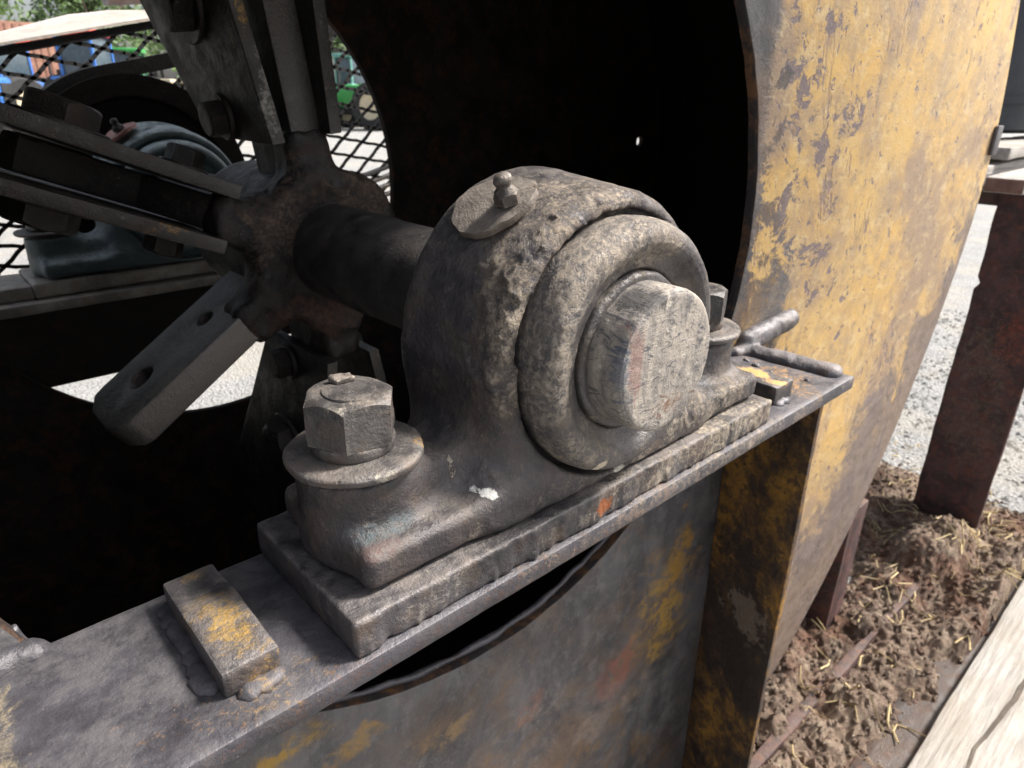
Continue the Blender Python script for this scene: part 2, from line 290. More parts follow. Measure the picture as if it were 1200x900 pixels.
M_endgrain = plain('brown_end_grain', (.16, .085, .07), (.24, .14, .11), .9, 12)
M_straw = plain('straw', (.42, .32, .16), (.58, .46, .26), .8)
M_tank = plain('dark_tank_steel', (.022, .026, .033), (.035, .04, .048), .45)
M_tyre = plain('tyre_rubber', (.015, .015, .015), (.03, .03, .03), .8)
M_bark = plain('bark', (.06, .045, .035), (.11, .09, .07), .9)
M_blue = plain('blue_machine_paint', (.03, .12, .42), (.06, .20, .55), .4)
M_red = plain('red_machine_paint', (.55, .05, .03), (.42, .07, .05), .4)
M_green = plain('green_machine_paint', (.03, .26, .05), (.06, .34, .08), .4)
M_aqua = plain('faded_teal_machine_paint', (.10, .28, .24), (.2, .4, .36), .5)
M_cream = plain('cream_rim_paint', (.62, .55, .38), (.5, .42, .3), .5)
M_glassd = plain('cab_glass', (.05, .07, .09), (.08, .11, .13), .12)
M_brownbox = plain('rusty_container_paint', (.22, .10, .07), (.32, .17, .12), .7, 1)
M_leaf = [plain('foliage_%s' % k, a, b, .6, 3) for k, a, b in (('mid', (.045, .09, .025), (.09, .15, .04)), ('light', (.08, .13, .03), (.12, .2, .06)))]

# ------------------------------------------------------------------ helpers
def tag(o, label=None, cat=None, group=None, kind=None):
    if label: o['label'] = label
    if cat: o['category'] = cat
    if group: o['group'] = group
    if kind: o['kind'] = kind
    return o
def empty(name, loc, label=None, cat=None, group=None, kind=None):
    o = bpy.data.objects.new(name, None); COL.objects.link(o); o.location = loc; o.empty_display_size = .1
    return tag(o, label, cat, group, kind)
def obj(name, bm, mat, parent=None, smooth=False, base=None):
    """bm: bmesh or (verts, faces) in scene units, in the coordinates of the thing the part belongs to (absolute coordinates minus the thing's origin)"""
    me = bpy.data.meshes.new(name)
    if isinstance(bm, tuple): me.from_pydata([tuple(v) for v in bm[0]], [], bm[1])
    else: bm.normal_update(); bm.to_mesh(me); bm.free()
    off = Vector((0, 0, 0))
    p = parent
    while p is not None: off += p.location; p = p.parent
    if base is not None: off += Vector(base)
    if off.length > 0: me.transform(Matrix.Translation(-off))
    me.materials.append(mat)
    if smooth is True: me.shade_smooth()
    o = bpy.data.objects.new(name, me); COL.objects.link(o)
    if parent is not None: o.parent = parent
    elif base is not None: o.location = base
    if smooth and smooth is not True:
        me.shade_smooth(); me.set_sharp_from_angle(angle=math.radians(smooth))
    return o
def boxbm(x0, x1, y0, y1, z0, z1, bev=0.0, seg=2, bm=None):
    b = bmesh.new()
    bmesh.ops.create_cube(b, size=1)
    for v in b.verts: v.co = Vector(((x0 + x1) / 2 + v.co.x * (x1 - x0), (y0 + y1) / 2 + v.co.y * (y1 - y0), (z0 + z1) / 2 + v.co.z * (z1 - z0)))
    if bev: bmesh.ops.bevel(b, geom=list(b.edges), offset=bev, segments=seg, affect='EDGES', profile=.5)
    if bm is not None:
        me = bpy.data.meshes.new('t'); b.to_mesh(me); b.free(); bm.from_mesh(me); bpy.data.meshes.remove(me); return bm
    return b
def hexa(pts, bev=0.0):
    """eight corners: bottom four then top four"""
    b = bmesh.new(); vs = [b.verts.new(p) for p in pts]
    for f in ((3, 2, 1, 0), (4, 5, 6, 7), (0, 1, 5, 4), (1, 2, 6, 5), (2, 3, 7, 6), (3, 0, 4, 7)): b.faces.new([vs[i] for i in f])
    bmesh.ops.recalc_face_normals(b, faces=list(b.faces))
    if bev: bmesh.ops.bevel(b, geom=list(b.edges), offset=bev, segments=2, affect='EDGES', profile=.5)
    return b
def densify(b, maxlen):
    for _ in range(7):
        es = [e for e in b.edges if e.calc_length() > maxlen]
        if not es: break
        bmesh.ops.subdivide_edges(b, edges=es, cuts=1, use_grid_fill=True)
    bmesh.ops.triangulate(b, faces=[f for f in b.faces if len(f.verts) > 4])
    return b
def roughen(b, amp, scale, seed=0, mask=None):
    b.normal_update()
    for v in b.verts:
        k = mask(v.co) if mask else 1
        if k: v.co = v.co + v.normal * amp * k * mn.fractal(v.co * scale + Vector((seed, seed * 2, 0)), .9, 2.1, 4)
    return b
def lathe(prof, c, axis='Y', n=64, caps=True):
    """prof: (radius, position along axis)"""
    vs, fs = [], []
    for (r, t) in prof:
        for k in range(n):
            a = 2 * PI * k / n
            vs.append((c[0] + r * math.cos(a), t, c[2] + r * math.sin(a)) if axis == 'Y' else (c[0] + r * math.cos(a), c[1] + r * math.sin(a), t))
    m_ = len(prof)
    for i in range(m_ - 1):
        for k in range(n): fs.append((i * n + k, i * n + (k + 1) % n, (i + 1) * n + (k + 1) % n, (i + 1) * n + k))
    if caps: fs.append(tuple(range(n))); fs.append(tuple(reversed([(m_ - 1) * n + k for k in range(n)])))
    b = bmesh.new(); V = [b.verts.new(v) for v in vs]
    for f in fs:
        try: b.faces.new([V[i] for i in f])
        except ValueError: pass
    bmesh.ops.recalc_face_normals(b, faces=list(b.faces))
    return b
def tube(path, r, n=10, seed=0, wob=0.0, freq=9, bm=None, squash=1.0):
    b = bm or bmesh.new(); rings = []
    P = [Vector(p) for p in path]
    for i, p in enumerate(P):
        d = (P[min(i + 1, len(P) - 1)] - P[max(i - 1, 0)]).normalized()
        a = d.cross(Vector((0, 0, 1)));
        if a.length < .05: a = d.cross(Vector((0, 1, 0)))
        a.normalize(); c = a.cross(d)
        rr = r if not hasattr(r, '__len__') else r[i]
        ring = []
        for k in range(n):
            t = 2 * PI * k / n
            q = p + a * math.cos(t) * rr + c * math.sin(t) * rr * squash
            if wob: q += (q - p).normalized() * wob * mn.fractal(q * freq + Vector((seed, 0, 0)), .8, 2, 3)
            ring.append(b.verts.new(q))
        rings.append(ring)
    for i in range(len(rings) - 1):
        for k in range(n): b.faces.new((rings[i][k], rings[i][(k + 1) % n], rings[i + 1][(k + 1) % n], rings[i + 1][k]))
    b.faces.new(list(reversed(rings[0]))); b.faces.new(rings[-1])
    return b
def bead(name, p0, p1, r, parent, mat, seed=0, squash=.8, step=.012, ripple=.18, bend=0.0):
    p0, p1 = Vector(p0), Vector(p1); L = (p1 - p0).length; n = max(8, int(L / step))
    path, rr = [], []
    for i in range(n + 1):
        t = i / n; e = min(1, math.sqrt(min(1, min(t, 1 - t) * L / (r * 1.1))) + .12)
        w_ = Vector((mn.noise(Vector((t * L * 9, seed, 0))), mn.noise(Vector((t * L * 9, seed, 7))), 0)) * r * .25
        path.append(p0.lerp(p1, t) + w_ + Vector((0, 0, bend * math.sin(PI * t)))); rr.append(r * e * (1 + ripple * math.sin(t * L / r * 5 + seed) + .25 * mn.noise(Vector((t * L * 25, seed, 3)))))
    b = tube(path, rr, 12, seed, r * .2, 1.0 / r, squash=squash)
    bmesh.ops.recalc_face_normals(b, faces=list(b.faces))
    return obj(name, b, mat, parent, True)
def plate(outer, holes, t0, t1, frame, bev=.004):
    """flat plate with holes; frame(u, v, t) -> point"""
    cu = bpy.data.curves.new('c', 'CURVE'); cu.dimensions = '2D'; cu.fill_mode = 'BOTH'
    cu.extrude = abs(t1 - t0) / 2 - bev; cu.bevel_depth = bev; cu.bevel_resolution = 1; cu.offset = -bev
    for pts in [outer] + list(holes):
        sp = cu.splines.new('POLY'); sp.points.add(len(pts) - 1); sp.use_cyclic_u = True
        for q, p in zip(sp.points, pts): q.co = (p[0], p[1], 0, 1)
    o = bpy.data.objects.new('c', cu); COL.objects.link(o)
    me = bpy.data.meshes.new_from_object(o.evaluated_get(bpy.context.evaluated_depsgraph_get()))
    bpy.data.objects.remove(o)
    b = bmesh.new(); b.from_mesh(me); bpy.data.meshes.remove(me)
    tm = (t0 + t1) / 2
    for v in b.verts: v.co = Vector(frame(v.co.x, v.co.y, tm + v.co.z))
    bmesh.ops.remove_doubles(b, verts=list(b.verts), dist=1e-5)
    bmesh.ops.recalc_face_normals(b, faces=list(b.faces))
    return b
def hexprism(c, r, h, axis, rot=0.0, chamfer=.16, n=6):
    """bolt head: hexagon whose top corners are cut by a cone; starts at c, grows along axis"""
    A = Vector(axis).normalized(); U = A.orthogonal().normalized(); V = A.cross(U)
    b = bmesh.new(); K = 48; rings = []
    for lev in (0, 1, 2, 3, 4, 5, 6):
        ring = []
        for k in range(K):
            a = 2 * PI * k / K; sec = ((a + PI / 6) % (PI / 3)) - PI / 6
            hx = r * math.cos(PI / 6) / math.cos(sec)      # hexagon radius in this direction
            top = h - max(0, (hx - r * .86)) * chamfer * 7 * .8
            R_, H_ = [(hx * .985, 0), (hx, .015 * h / .1), (hx, h * .5), (hx, top * .985), (hx * .975, top), (r * .82, h), (r * .5, h)][lev]
            a2 = a + rot
            ring.append(b.verts.new(Vector(c) + (U * math.cos(a2) + V * math.sin(a2)) * R_ + A * H_))
        rings.append(ring)
    for i in range(6):
        for k in range(K): b.faces.new((rings[i][k], rings[i][(k + 1) % K], rings[i + 1][(k + 1) % K], rings[i + 1][k]))
    b.faces.new(rings[-1]); b.faces.new(list(reversed(rings[0])))
    bmesh.ops.recalc_face_normals(b, faces=list(b.faces))
    return b
def disc(c, r, h, axis, n=40, round_=.004):
    A = Vector(axis).normalized(); U = A.orthogonal().normalized(); V = A.cross(U)
    b = bmesh.new(); rings = []
    for (R_, H_) in ((r - round_, 0), (r, round_), (r, h - round_), (r - round_, h), (r * .5, h)):
        rings.append([b.verts.new(Vector(c) + (U * math.cos(2 * PI * k / n) + V * math.sin(2 * PI * k / n)) * R_ + A * H_) for k in range(n)])
    for i in range(4):
        for k in range(n): b.faces.new((rings[i][k], rings[i][(k + 1) % n], rings[i + 1][(k + 1) % n], rings[i + 1][k]))
    b.faces.new(rings[-1]); b.faces.new(list(reversed(rings[0])))
    bmesh.ops.recalc_face_normals(b, faces=list(b.faces))
    return b

# ---- distance-field modelling for castings
_rng = np.random.default_rng(3); _L = _rng.random((32, 32, 32))
def vn(X, Y, Z, s, o=0.0):
    out = 0
    x, y, z = X * s + o, Y * s + o * 1.7, Z * s + o * .6
    xi, yi, zi = np.floor(x).astype(int), np.floor(y).astype(int), np.floor(z).astype(int)
    fx, fy, fz = x - xi, y - yi, z - zi
    fx, fy, fz = [f * f * (3 - 2 * f) for f in (fx, fy, fz)]
    for a in (0, 1):
        for b_ in (0, 1):
            for c in (0, 1):
                out = out + _L[(xi + a) % 32, (yi + b_) % 32, (zi + c) % 32] * (fx if a else 1 - fx) * (fy if b_ else 1 - fy) * (fz if c else 1 - fz)
    return out - .5
def fbm(X, Y, Z, s, o=0.0, n=3):
    return sum(vn(X, Y, Z, s * 2 ** i, o + i * 3.1) * .55 ** i for i in range(n))
def smin(a, b, k):
    h = np.clip(.5 + .5 * (b - a) / k, 0, 1); return b * (1 - h) + a * h - k * h * (1 - h)
def smax(a, b, k): return -smin(-a, -b, k)
def sdbox(X, Y, Z, c, hf, r):
    qx, qy, qz = abs(X - c[0]) - hf[0] + r, abs(Y - c[1]) - hf[1] + r, abs(Z - c[2]) - hf[2] + r
    return np.sqrt(np.maximum(qx, 0) ** 2 + np.maximum(qy, 0) ** 2 + np.maximum(qz, 0) ** 2) + np.minimum(np.maximum(qx, np.maximum(qy, qz)), 0) - r
def nets(F, org, h):
    """surface nets: grid of distances -> (verts, quads)"""
    nx, ny, nz = F.shape; ins = F < 0
    c = lambda a, b, d: F[a:nx - 1 + a, b:ny - 1 + b, d:nz - 1 + d]
    cs = [(a, b, d) for a in (0, 1) for b in (0, 1) for d in (0, 1)]
    num = sum((c(*k) < 0).astype(int) for k in cs); mixed = (num > 0) & (num < 8)
    idx = np.argwhere(mixed); ii, jj, kk = idx.T
    acc = np.zeros((len(idx), 3)); cnt = np.zeros(len(idx))
    for p in cs:
        for ax in range(3):
            if p[ax]: continue
            q = list(p); q[ax] = 1
            fa = F[ii + p[0], jj + p[1], kk + p[2]]; fb = F[ii + q[0], jj + q[1], kk + q[2]]
            s_ = (fa < 0) != (fb < 0); t = np.where(s_, fa / np.where(s_, fa - fb, 1), 0)
            pt = np.tile(np.array(p, float), (len(idx), 1)); pt[:, ax] += t
            acc[s_] += pt[s_]; cnt[s_] += 1
    V = (idx + acc / cnt[:, None]) * h + np.array(org)
    ID = -np.ones(mixed.shape, int); ID[ii, jj, kk] = np.arange(len(idx))
    Q = []
    for ax in range(3):
        o1, o2 = [(1, 2), (2, 0), (0, 1)][ax]
        sl = [slice(1, n_ - 1) for n_ in F.shape]; sa = list(sl); sb = list(sl)
        sa[ax] = slice(0, F.shape[ax] - 1); sb[ax] = slice(1, F.shape[ax])
        A, B = ins[tuple(sa)], ins[tuple(sb)]
        e = np.argwhere(A != B); st = A[tuple(e.T)]
        base = e.copy(); base[:, o1] += 1; base[:, o2] += 1
        d1 = np.zeros(3, int); d1[o1] = 1; d2 = np.zeros(3, int); d2[o2] = 1
        q = [ID[tuple((base - a * d1 - b * d2).T)] for a, b in ((1, 1), (0, 1), (0, 0), (1, 0))]
        q = np.stack(q, 1); q = np.where(st[:, None], q, q[:, ::-1]); Q.append(q)
    return V, np.concatenate(Q)
def cast(name, fn, lo, hi, h, mat, parent, smooth=True):
    ax = [np.arange(a, b + h, h) for a, b in zip(lo, hi)]
    X, Y, Z = np.meshgrid(*ax, indexing='ij')
    V, Q = nets(fn(X, Y, Z), lo, h)
    me = bpy.data.meshes.new(name)
    off = np.array(parent.location) if parent is not None else np.zeros(3)
    me.vertices.add(len(V)); me.vertices.foreach_set('co', (V - off).astype(np.float32).ravel())
    me.loops.add(Q.size); me.loops.foreach_set('vertex_index', Q.astype(np.int32).ravel())
    me.polygons.add(len(Q)); me.polygons.foreach_set('loop_start', np.arange(0, Q.size, 4, dtype=np.int32))
    me.update(calc_edges=True); me.validate(); me.materials.append(mat)
    if smooth: me.shade_smooth()
    o = bpy.data.objects.new(name, me); COL.objects.link(o); o.parent = parent
    return o
def gball(X, Y, Z, c, r): return np.exp(-(((X - c[0]) / r[0]) ** 2 + ((Y - c[1]) / r[1]) ** 2 + ((Z - c[2]) / r[2]) ** 2))

GZ = -3.2
AX = (1.247, 0, .435)      # shaft axis (x, -, z)

# ------------------------------------------------------------------ ground
def ground():
    b = bmesh.new()
    n = 90
    xs = [-1500 + 0 * i for i in range(0)]
    g = [math.copysign(abs(t) ** 4 * 3000 + abs(t) * 12, t) for t in [-1 + 2 * i / n for i in range(n + 1)]]
    V = [[b.verts.new((5 + x, 4 + y, GZ + .05 * mn.fractal(Vector((x * .35, y * .35, 0)), 1, 2, 3) * (1 if abs(x) + abs(y) < 60 else 0))) for y in g] for x in g]
    for i in range(n):
        for j in range(n): b.faces.new((V[i][j], V[i + 1][j], V[i + 1][j + 1], V[i][j + 1]))
    return tag(obj('ground', b, M_gravel, None, True), kind='structure')
ground()
def pebbles():
    vs, fs = [], []
    base = [(1, 0, 0), (-1, 0, 0), (0, 1, 0), (0, -1, 0), (0, 0, .8), (0, 0, -.6)]
    fc = [(0, 2, 4), (2, 1, 4), (1, 3, 4), (3, 0, 4), (2, 0, 5), (1, 2, 5), (3, 1, 5), (0, 3, 5)]
    for i in range(9000):
        x = 4.5 + random.random() * 12; y = -1 + random.random() * 9
        s = random.choice((.02, .03, .03, .045, .06)); a = random.random() * 6.3; k = len(vs)
        z = GZ + .05 * mn.fractal(Vector(((x - 5) * .35, (y - 4) * .35, 0)), 1, 2, 3)
        for p in base:
            j = [random.uniform(.7, 1.3) for _ in range(3)]
            vs.append((x + s * (p[0] * math.cos(a) - p[1] * math.sin(a)) * j[0], y + s * (p[0] * math.sin(a) + p[1] * math.cos(a)) * j[1], z + s * p[2] * j[2] * .8))
        fs += [tuple(k + q for q in f) for f in fc]
    return tag(obj('gravel_stones', (vs, fs), M_gravel), 'loose grey gravel stones scattered over the pale yard', 'gravel', kind='stuff')
pebbles()

# skid plate with dirt, straw
def crumbs():
    vs, fs = [], []
    fc = [(0, 2, 4), (2, 1, 4), (1, 3, 4), (3, 0, 4), (2, 0, 5), (1, 2, 5), (3, 1, 5), (0, 3, 5)]
    for i in range(15000):
        x = random.uniform(2.8, 8.8); y = random.uniform(.52, 3.4); s = .006 + .032 * random.random() ** 4; k = len(vs); a = random.random() * 6.3
        z = dirt_height(x, y) + s * .3
        for p in ((1, 0, 0), (-1, 0, 0), (0, 1, 0), (0, -1, 0), (0, 0, .8), (0, 0, -.8)):
            j = [random.uniform(.5, 1.4) for _ in range(3)]
            vs.append((x + s * (p[0] * math.cos(a) - p[1] * math.sin(a)) * j[0], y + s * (p[0] * math.sin(a) + p[1] * math.cos(a)) * j[1], z + s * p[2] * j[2]))
        fs += [tuple(k + q for q in f) for f in fc]
    return tag(obj('dirt_crumbs', (vs, fs), M_dirt), 'small loose crumbs of brown dirt over the heap', 'dirt crumbs', kind='stuff')
def dirt_height(x, y):
    p = Vector((x, y, 0))
    h = .22 * mn.fractal(p * .9, 1, 2, 3) + .11 * mn.turbulence(p * 2.6, 3, False) + .09 * abs(mn.noise(p * 6)) + .05 * abs(mn.noise(p * 13)) + .02 * mn.noise(p * 26)
    # a loaf-like clod by the rusty leg
    h += .34 * math.exp(-(((x - 6.55) / .42) ** 2 + ((y - 1.25) / .30) ** 2) ** 2)
    h += .10 * math.exp(-((y - 1.05 - .02 * x) / .07) ** 2) * .0
    ex = min(1, max(0, (y - .53) / .09)) * min(1, max(0, (8.6 - x) / 1.2)) * min(1, max(0, (3.6 - y) / 1.2))
    return GZ - .04 + .22 * ex * (1) + h * ex
def dirt():
    b = bmesh.new(); nx, ny = 520, 260
    V = [[b.verts.new((2.0 + 7.2 * i / nx, .53 + 3.6 * j / ny, dirt_height(2.0 + 7.2 * i / nx, .53 + 3.6 * j / ny))) for j in range(ny + 1)] for i in range(nx + 1)]
    for i in range(nx):
        for j in range(ny): b.faces.new((V[i][j], V[i + 1][j], V[i + 1][j + 1], V[i][j + 1]))
    tag(obj('dirt_heap', b, M_dirt, None, True), 'brown crumbly dirt and debris heaped behind the pale timber', 'dirt', kind='stuff')
    vs = bmesh.new()
    for i in range(300):
        if i < 200: x = random.uniform(3.0, 8.0); y = random.uniform(.62, 2.9)
        else: x = random.uniform(6.5, 9.5); y = random.uniform(.4, 3.2)
        L = random.uniform(.04, .26); a = random.random() * PI * 2; cv = random.uniform(-.8, .8)
        pts = []; zt_ = random.uniform(-.04, .12)
        for k in range(5):
            t = k / 4 - .5; px = x + math.cos(a) * t * L + math.sin(a) * cv * (t * t) ; py = y + math.sin(a) * t * L - math.cos(a) * cv * t * t
            pts.append((px, py, max(dirt_height(px, py), dirt_height(x, y) - .03) + .012 + abs(t) * zt_))
        tube(pts, random.choice((.0035, .005, .007)), 4, bm=vs)
    tag(obj('straw', vs, M_straw), 'dry straw stalks lying over the brown dirt', 'straw', kind='stuff')
dirt()
crumbs()
skid = empty('steel_skid', (4.5, .8, GZ), 'rusty flat steel skid edge lying between the dirt and pale timber', 'skid')
obj('edge_plate', roughen(densify(boxbm(2.0, 6.9, .53, .80, GZ, GZ + .14, .01), .1), .014, 4), steel('rusty_skid_steel', dark=(.022, .013, .01), mid=(.045, .023, .014), brown=(.085, .036, .016), light=(.05, .03, .02), edge=.2, up=.2, rust=.8, dusty=.25, metal=0, patches=[]), skid, 40)
obj('rib', roughen(densify(hexa([(3.2, 1.16, GZ), (6.25, 1.12, GZ), (6.25, 1.18, GZ), (3.2, 1.24, GZ), (3.2, 1.16, GZ + .235), (6.0, 1.12, GZ + .22), (6.0, 1.18, GZ + .22), (3.2, 1.24, GZ + .235)], .01), .1), .02, 3), M_rust, skid, 40)
tb = roughen(densify(boxbm(2.6, 9.2, -.62, .525, GZ - .02, GZ + .27, .03), .12), .014, 1.6)
timber = tag(obj('timber_beam', tb, M_wood, None, 40, base=(5.5, 0, GZ)), 'pale weathered timber beam with a long split at lower right', 'timber')
def split():
    b = bmesh.new()
    P = [(3.9, .24), (4.4, .27), (4.9, .22), (5.4, .19), (5.6, .10), (6.2, .06), (6.9, .03)]
    prev = None
    for i in range(len(P) - 1):
        for k in range(6):
            t = k / 6; x = P[i][0] * (1 - t) + P[i + 1][0] * t; y = P[i][1] * (1 - t) + P[i + 1][1] * t + .012 * mn.noise(Vector((x * 6, 0, 0)))
            wd = .012 * math.sin(PI * (i * 6 + k + .5) / 37) + .004
            a = b.verts.new((x, y - wd, GZ + .286)); c = b.verts.new((x, y + wd, GZ + .286)); d = b.verts.new((x, y, GZ + .20))
            if prev:
                b.faces.new((prev[0], a, d, prev[2])); b.faces.new((prev[1], prev[2], d, c)); b.faces.new((prev[0], prev[1], c, a))
            prev = (a, c, d)
    return b
sp_ = obj('split', split(), M_bark, timber)

# ------------------------------------------------------------------ rotor housing
H = empty('rotor_housing', (1.25, 2.7, GZ), 'large worn yellow steel rotor housing with a round opening around the shaft', 'machine housing')
RT = [(-180, 4.0), (-150, 3.9), (-120, 3.6), (-90, 3.45), (-70, 3.68), (-50.7, 3.96), (-36.9, 4.01), (-24.4, 4.09), (-14.3, 4.16), (-3.1, 4.285), (4.4, 4.295), (10, 4.23), (15.2, 4.16), (30, 4.05), (60, 3.9), (90, 3.85), (130, 3.9), (180, 4.0)]
def rimR(a):
    for (a0, r0), (a1, r1) in zip(RT, RT[1:]):
        if a0 <= a <= a1: t = (a - a0) / (a1 - a0); return r0 + (r1 - r0) * t
    return 4.0
rs = [rimR(-180 + 360 * i / 240) for i in range(240)]
for _ in range(3): rs = [(rs[i - 1] + 2 * rs[i] + rs[(i + 1) % 240]) / 4 for i in range(240)]
def rimpts(dr=0): return [(1.25 + (rs[i] + dr) * math.cos(math.radians(-180 + 1.5 * i)), .44 + (rs[i] + dr) * math.sin(math.radians(-180 + 1.5 * i))) for i in range(240)]
XZ = lambda u, v, t: (u, t, v)
def circ(cx, cz, r, n, amp=0.0, fr=8, seed=0):
    out = []
    for k in range(n):
        a = -2 * PI * k / n
        rr = r + amp * mn.fractal(Vector((math.cos(a) * fr, math.sin(a) * fr, seed)), .8, 2, 4)
        out.append((cx + rr * math.cos(a), cz + rr * math.sin(a)))
    return out
fp = obj('front_plate', plate(rimpts(), [[(1.235 + (u - 1.235) * (1.065 if u < 1.235 else 1.0), v) for u, v in circ(1.25, .51, 1.283, 420, .005, 9)]], 1.37, 1.415, XZ, .006), M_house, H, 35)
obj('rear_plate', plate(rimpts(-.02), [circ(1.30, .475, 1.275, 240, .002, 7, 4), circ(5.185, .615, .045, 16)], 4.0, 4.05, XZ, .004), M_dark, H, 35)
def wrap():
    b = bmesh.new(); P = rimpts(-.03); Q = rimpts(-.075)
    rows = [[b.verts.new((p[0], y, p[1])) for p in pts] for pts, y in ((P, 1.431), (P, 3.999), (Q, 3.999), (Q, 1.431))]
    for r in range(4):
        A, B = rows[r], rows[(r + 1) % 4]
        for i in range(240): b.faces.new((A[i], A[(i + 1) % 240], B[(i + 1) % 240], B[i]))
    bmesh.ops.recalc_face_normals(b, faces=list(b.faces)); return b
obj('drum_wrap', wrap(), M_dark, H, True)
# the two cross beams
def beam(y0, y1, x0, x1, seed):
    b = hexa([(x0, y0, -.055), (x1 + .05, y0, -.055), (x1, y1, -.055), (x0, y1, -.055), (x0, y0, 0), (x1 + .05, y0, 0), (x1, y1, 0), (x0, y1, 0)], .012)
    densify(b, .025)
    return roughen(b, .0016, 8, seed)
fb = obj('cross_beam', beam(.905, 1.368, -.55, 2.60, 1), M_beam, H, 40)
rb = obj('cross_beam', beam(4.052, 4.56, -.3, 2.75, 5), M_rear, H, 40)
for k, (a, c) in enumerate((((2.69, 1.369), (2.465, .93)), ((-.18, 1.369), (-.18, .93)))):
    (x0, y0), (x1, y1) = a, c; t = .035
    b = hexa([(x0 - t, y0, -3.05), (x1 - t + .04, y1, -3.05), (x1 + .04, y1, -3.05), (x0, y0, -3.05), (x0 - t - .08, y0, -.056), (x1 - t, y1, -.056), (x1, y1, -.056), (x0 - .08, y0, -.056)], .006)
    obj('gusset', roughen(densify(b, .12), .004, 3, k), M_gus, H, 40)
gb = obj('rib', hexa([(-.25, 4.3, -.54), (2.7, 4.3, -.54), (2.7, 4.34, -.54), (-.25, 4.34, -.54), (-.25, 4.3, -.057), (2.7, 4.3, -.057), (2.7, 4.34, -.057), (-.25, 4.34, -.057)]), M_dark, H)
# weld beads
def seg(X, Y, Z, a, b_, r, fl=1.0):
    a, b_ = np.array(a), np.array(b_); d = b_ - a; L2 = (d * d).sum()
    t = np.clip(((X - a[0]) * d[0] + (Y - a[1]) * d[1] + (Z - a[2]) * d[2]) / L2, 0, 1)
    return np.sqrt((X - a[0] - t * d[0]) ** 2 + (Y - a[1] - t * d[1]) ** 2 + ((Z - a[2] - t * d[2]) / fl) ** 2) - r
def endweld(X, Y, Z):
    f = seg(X, Y, Z, (2.575, 1.33, .002), (2.60, .985, .004), .050, .72)
    f = smin(f, seg(X, Y, Z, (2.50, 1.345, .0), (2.59, 1.335, .0), .030), .03)
    f = smin(f, smax(seg(X, Y, Z, (2.59, 1.35, .034), (2.98, 1.35, .062), .046, 1.1), X - 2.985, .004), .02)
    f = smin(f, seg(X, Y, Z, (2.10, 1.36, .0), (2.56, 1.36, .0), .014), .02)
    for k in range(14):
        q = (2.3 + .3 * random.random(), 1.0 + .33 * random.random(), .0); f = smin(f, seg(X, Y, Z, q, (q[0], q[1] + .004, 0), .006 + .006 * random.random()), .008)
    return f + .008 * fbm(X, Y, Z, 30, 5, 3) + .008 * vn(X, Y, Z, 11, 2) + .002
bead('weld_bead', (.232, 1.33, .0), (.222, 1.02, .0), .026, H, M_beam, 14, .45, ripple=.08)
bead('weld_bead', (.245, .985, .0), (.345, .992, .0), .026, H, M_beam, 17, .6)
bead('weld_bead', (2.145, .975, .0), (2.25, .985, .0), .026, H, M_beam, 23, .6)
def cornerweld(X, Y, Z):
    f = smin(seg(X, Y, Z, (-.4, 1.35, .0), (-.06, 1.36, -.005), .032, .8), seg(X, Y, Z, (-.10, 1.355, .0), (-.0, 1.36, -.01), .028), .03)
    return f + .010 * fbm(X, Y, Z, 26, 15, 3) + .008 * vn(X, Y, Z, 10, 12)
cast('weld_bead', cornerweld, (-.5, 1.28, -.08), (.08, 1.42, .08), .008, M_beam, H)
bead('weld_bead', (-.12, 1.30, .0), (-.10, .98, .0), .022, H, M_beam, 31, .35)
bead('weld_bead', (2.615, 1.365, -.08), (2.66, 1.365, -2.6), .014, H, M_gus, 35, .8, step=.03)
def lip():
    b = bmesh.new(); P = []
    for k in range(240):
        a = math.radians(-158 + 143 * k / 239); r = 1.272 + .012 * mn.noise(Vector((k * .13, 0, 0)))
        P.append((1.235 + r * math.cos(a) * (1.065 if math.cos(a) < 0 else 1), 1.408, .51 + r * math.sin(a)))
    tube(P, .012, 10, 3, .006, 9, bm=b); bmesh.ops.recalc_face_normals(b, faces=list(b.faces)); return b
obj('cut_edge', lip(), M_beam, H, True)
cast('weld_bead', endweld, (2.06, .90, -.05), (3.04, 1.42, .16), .0075, M_weld, H)
# stop blocks
for x0, x1, y0, y1, h in ((.230, .338, .995, 1.325, .058), (2.14, 2.262, .975, 1.27, .07), (.26, .47, 4.14, 4.5, .07)):
    b = boxbm(x0, x1, y0, y1, .001, h, .008); densify(b, .02); roughen(b, .004, 9, x0)
    obj('stop_block', b, M_block if x0 < .25 or x0 > 1 else M_rear, H, 40)
# flange scrap on the outer rim, burrs
obj('lug_tab', boxbm(5.44, 5.55, 1.345, 1.369, .66, .84, .006), M_beam, H, 40)
# housing legs
for (x, y) in ((4.86, 1.46), (-2.2, 1.46), (4.2, 3.7), (-2.2, 3.7)):
    b = bmesh.new(); boxbm(x, x + .05, y, y + .30, GZ, -1.9, .006, bm=b); boxbm(x + .05, x + .28, y, y + .05, GZ, -1.9, .006, bm=b)
    obj('leg', roughen(densify(b, .15), .006, 3), M_rust, H, 40)

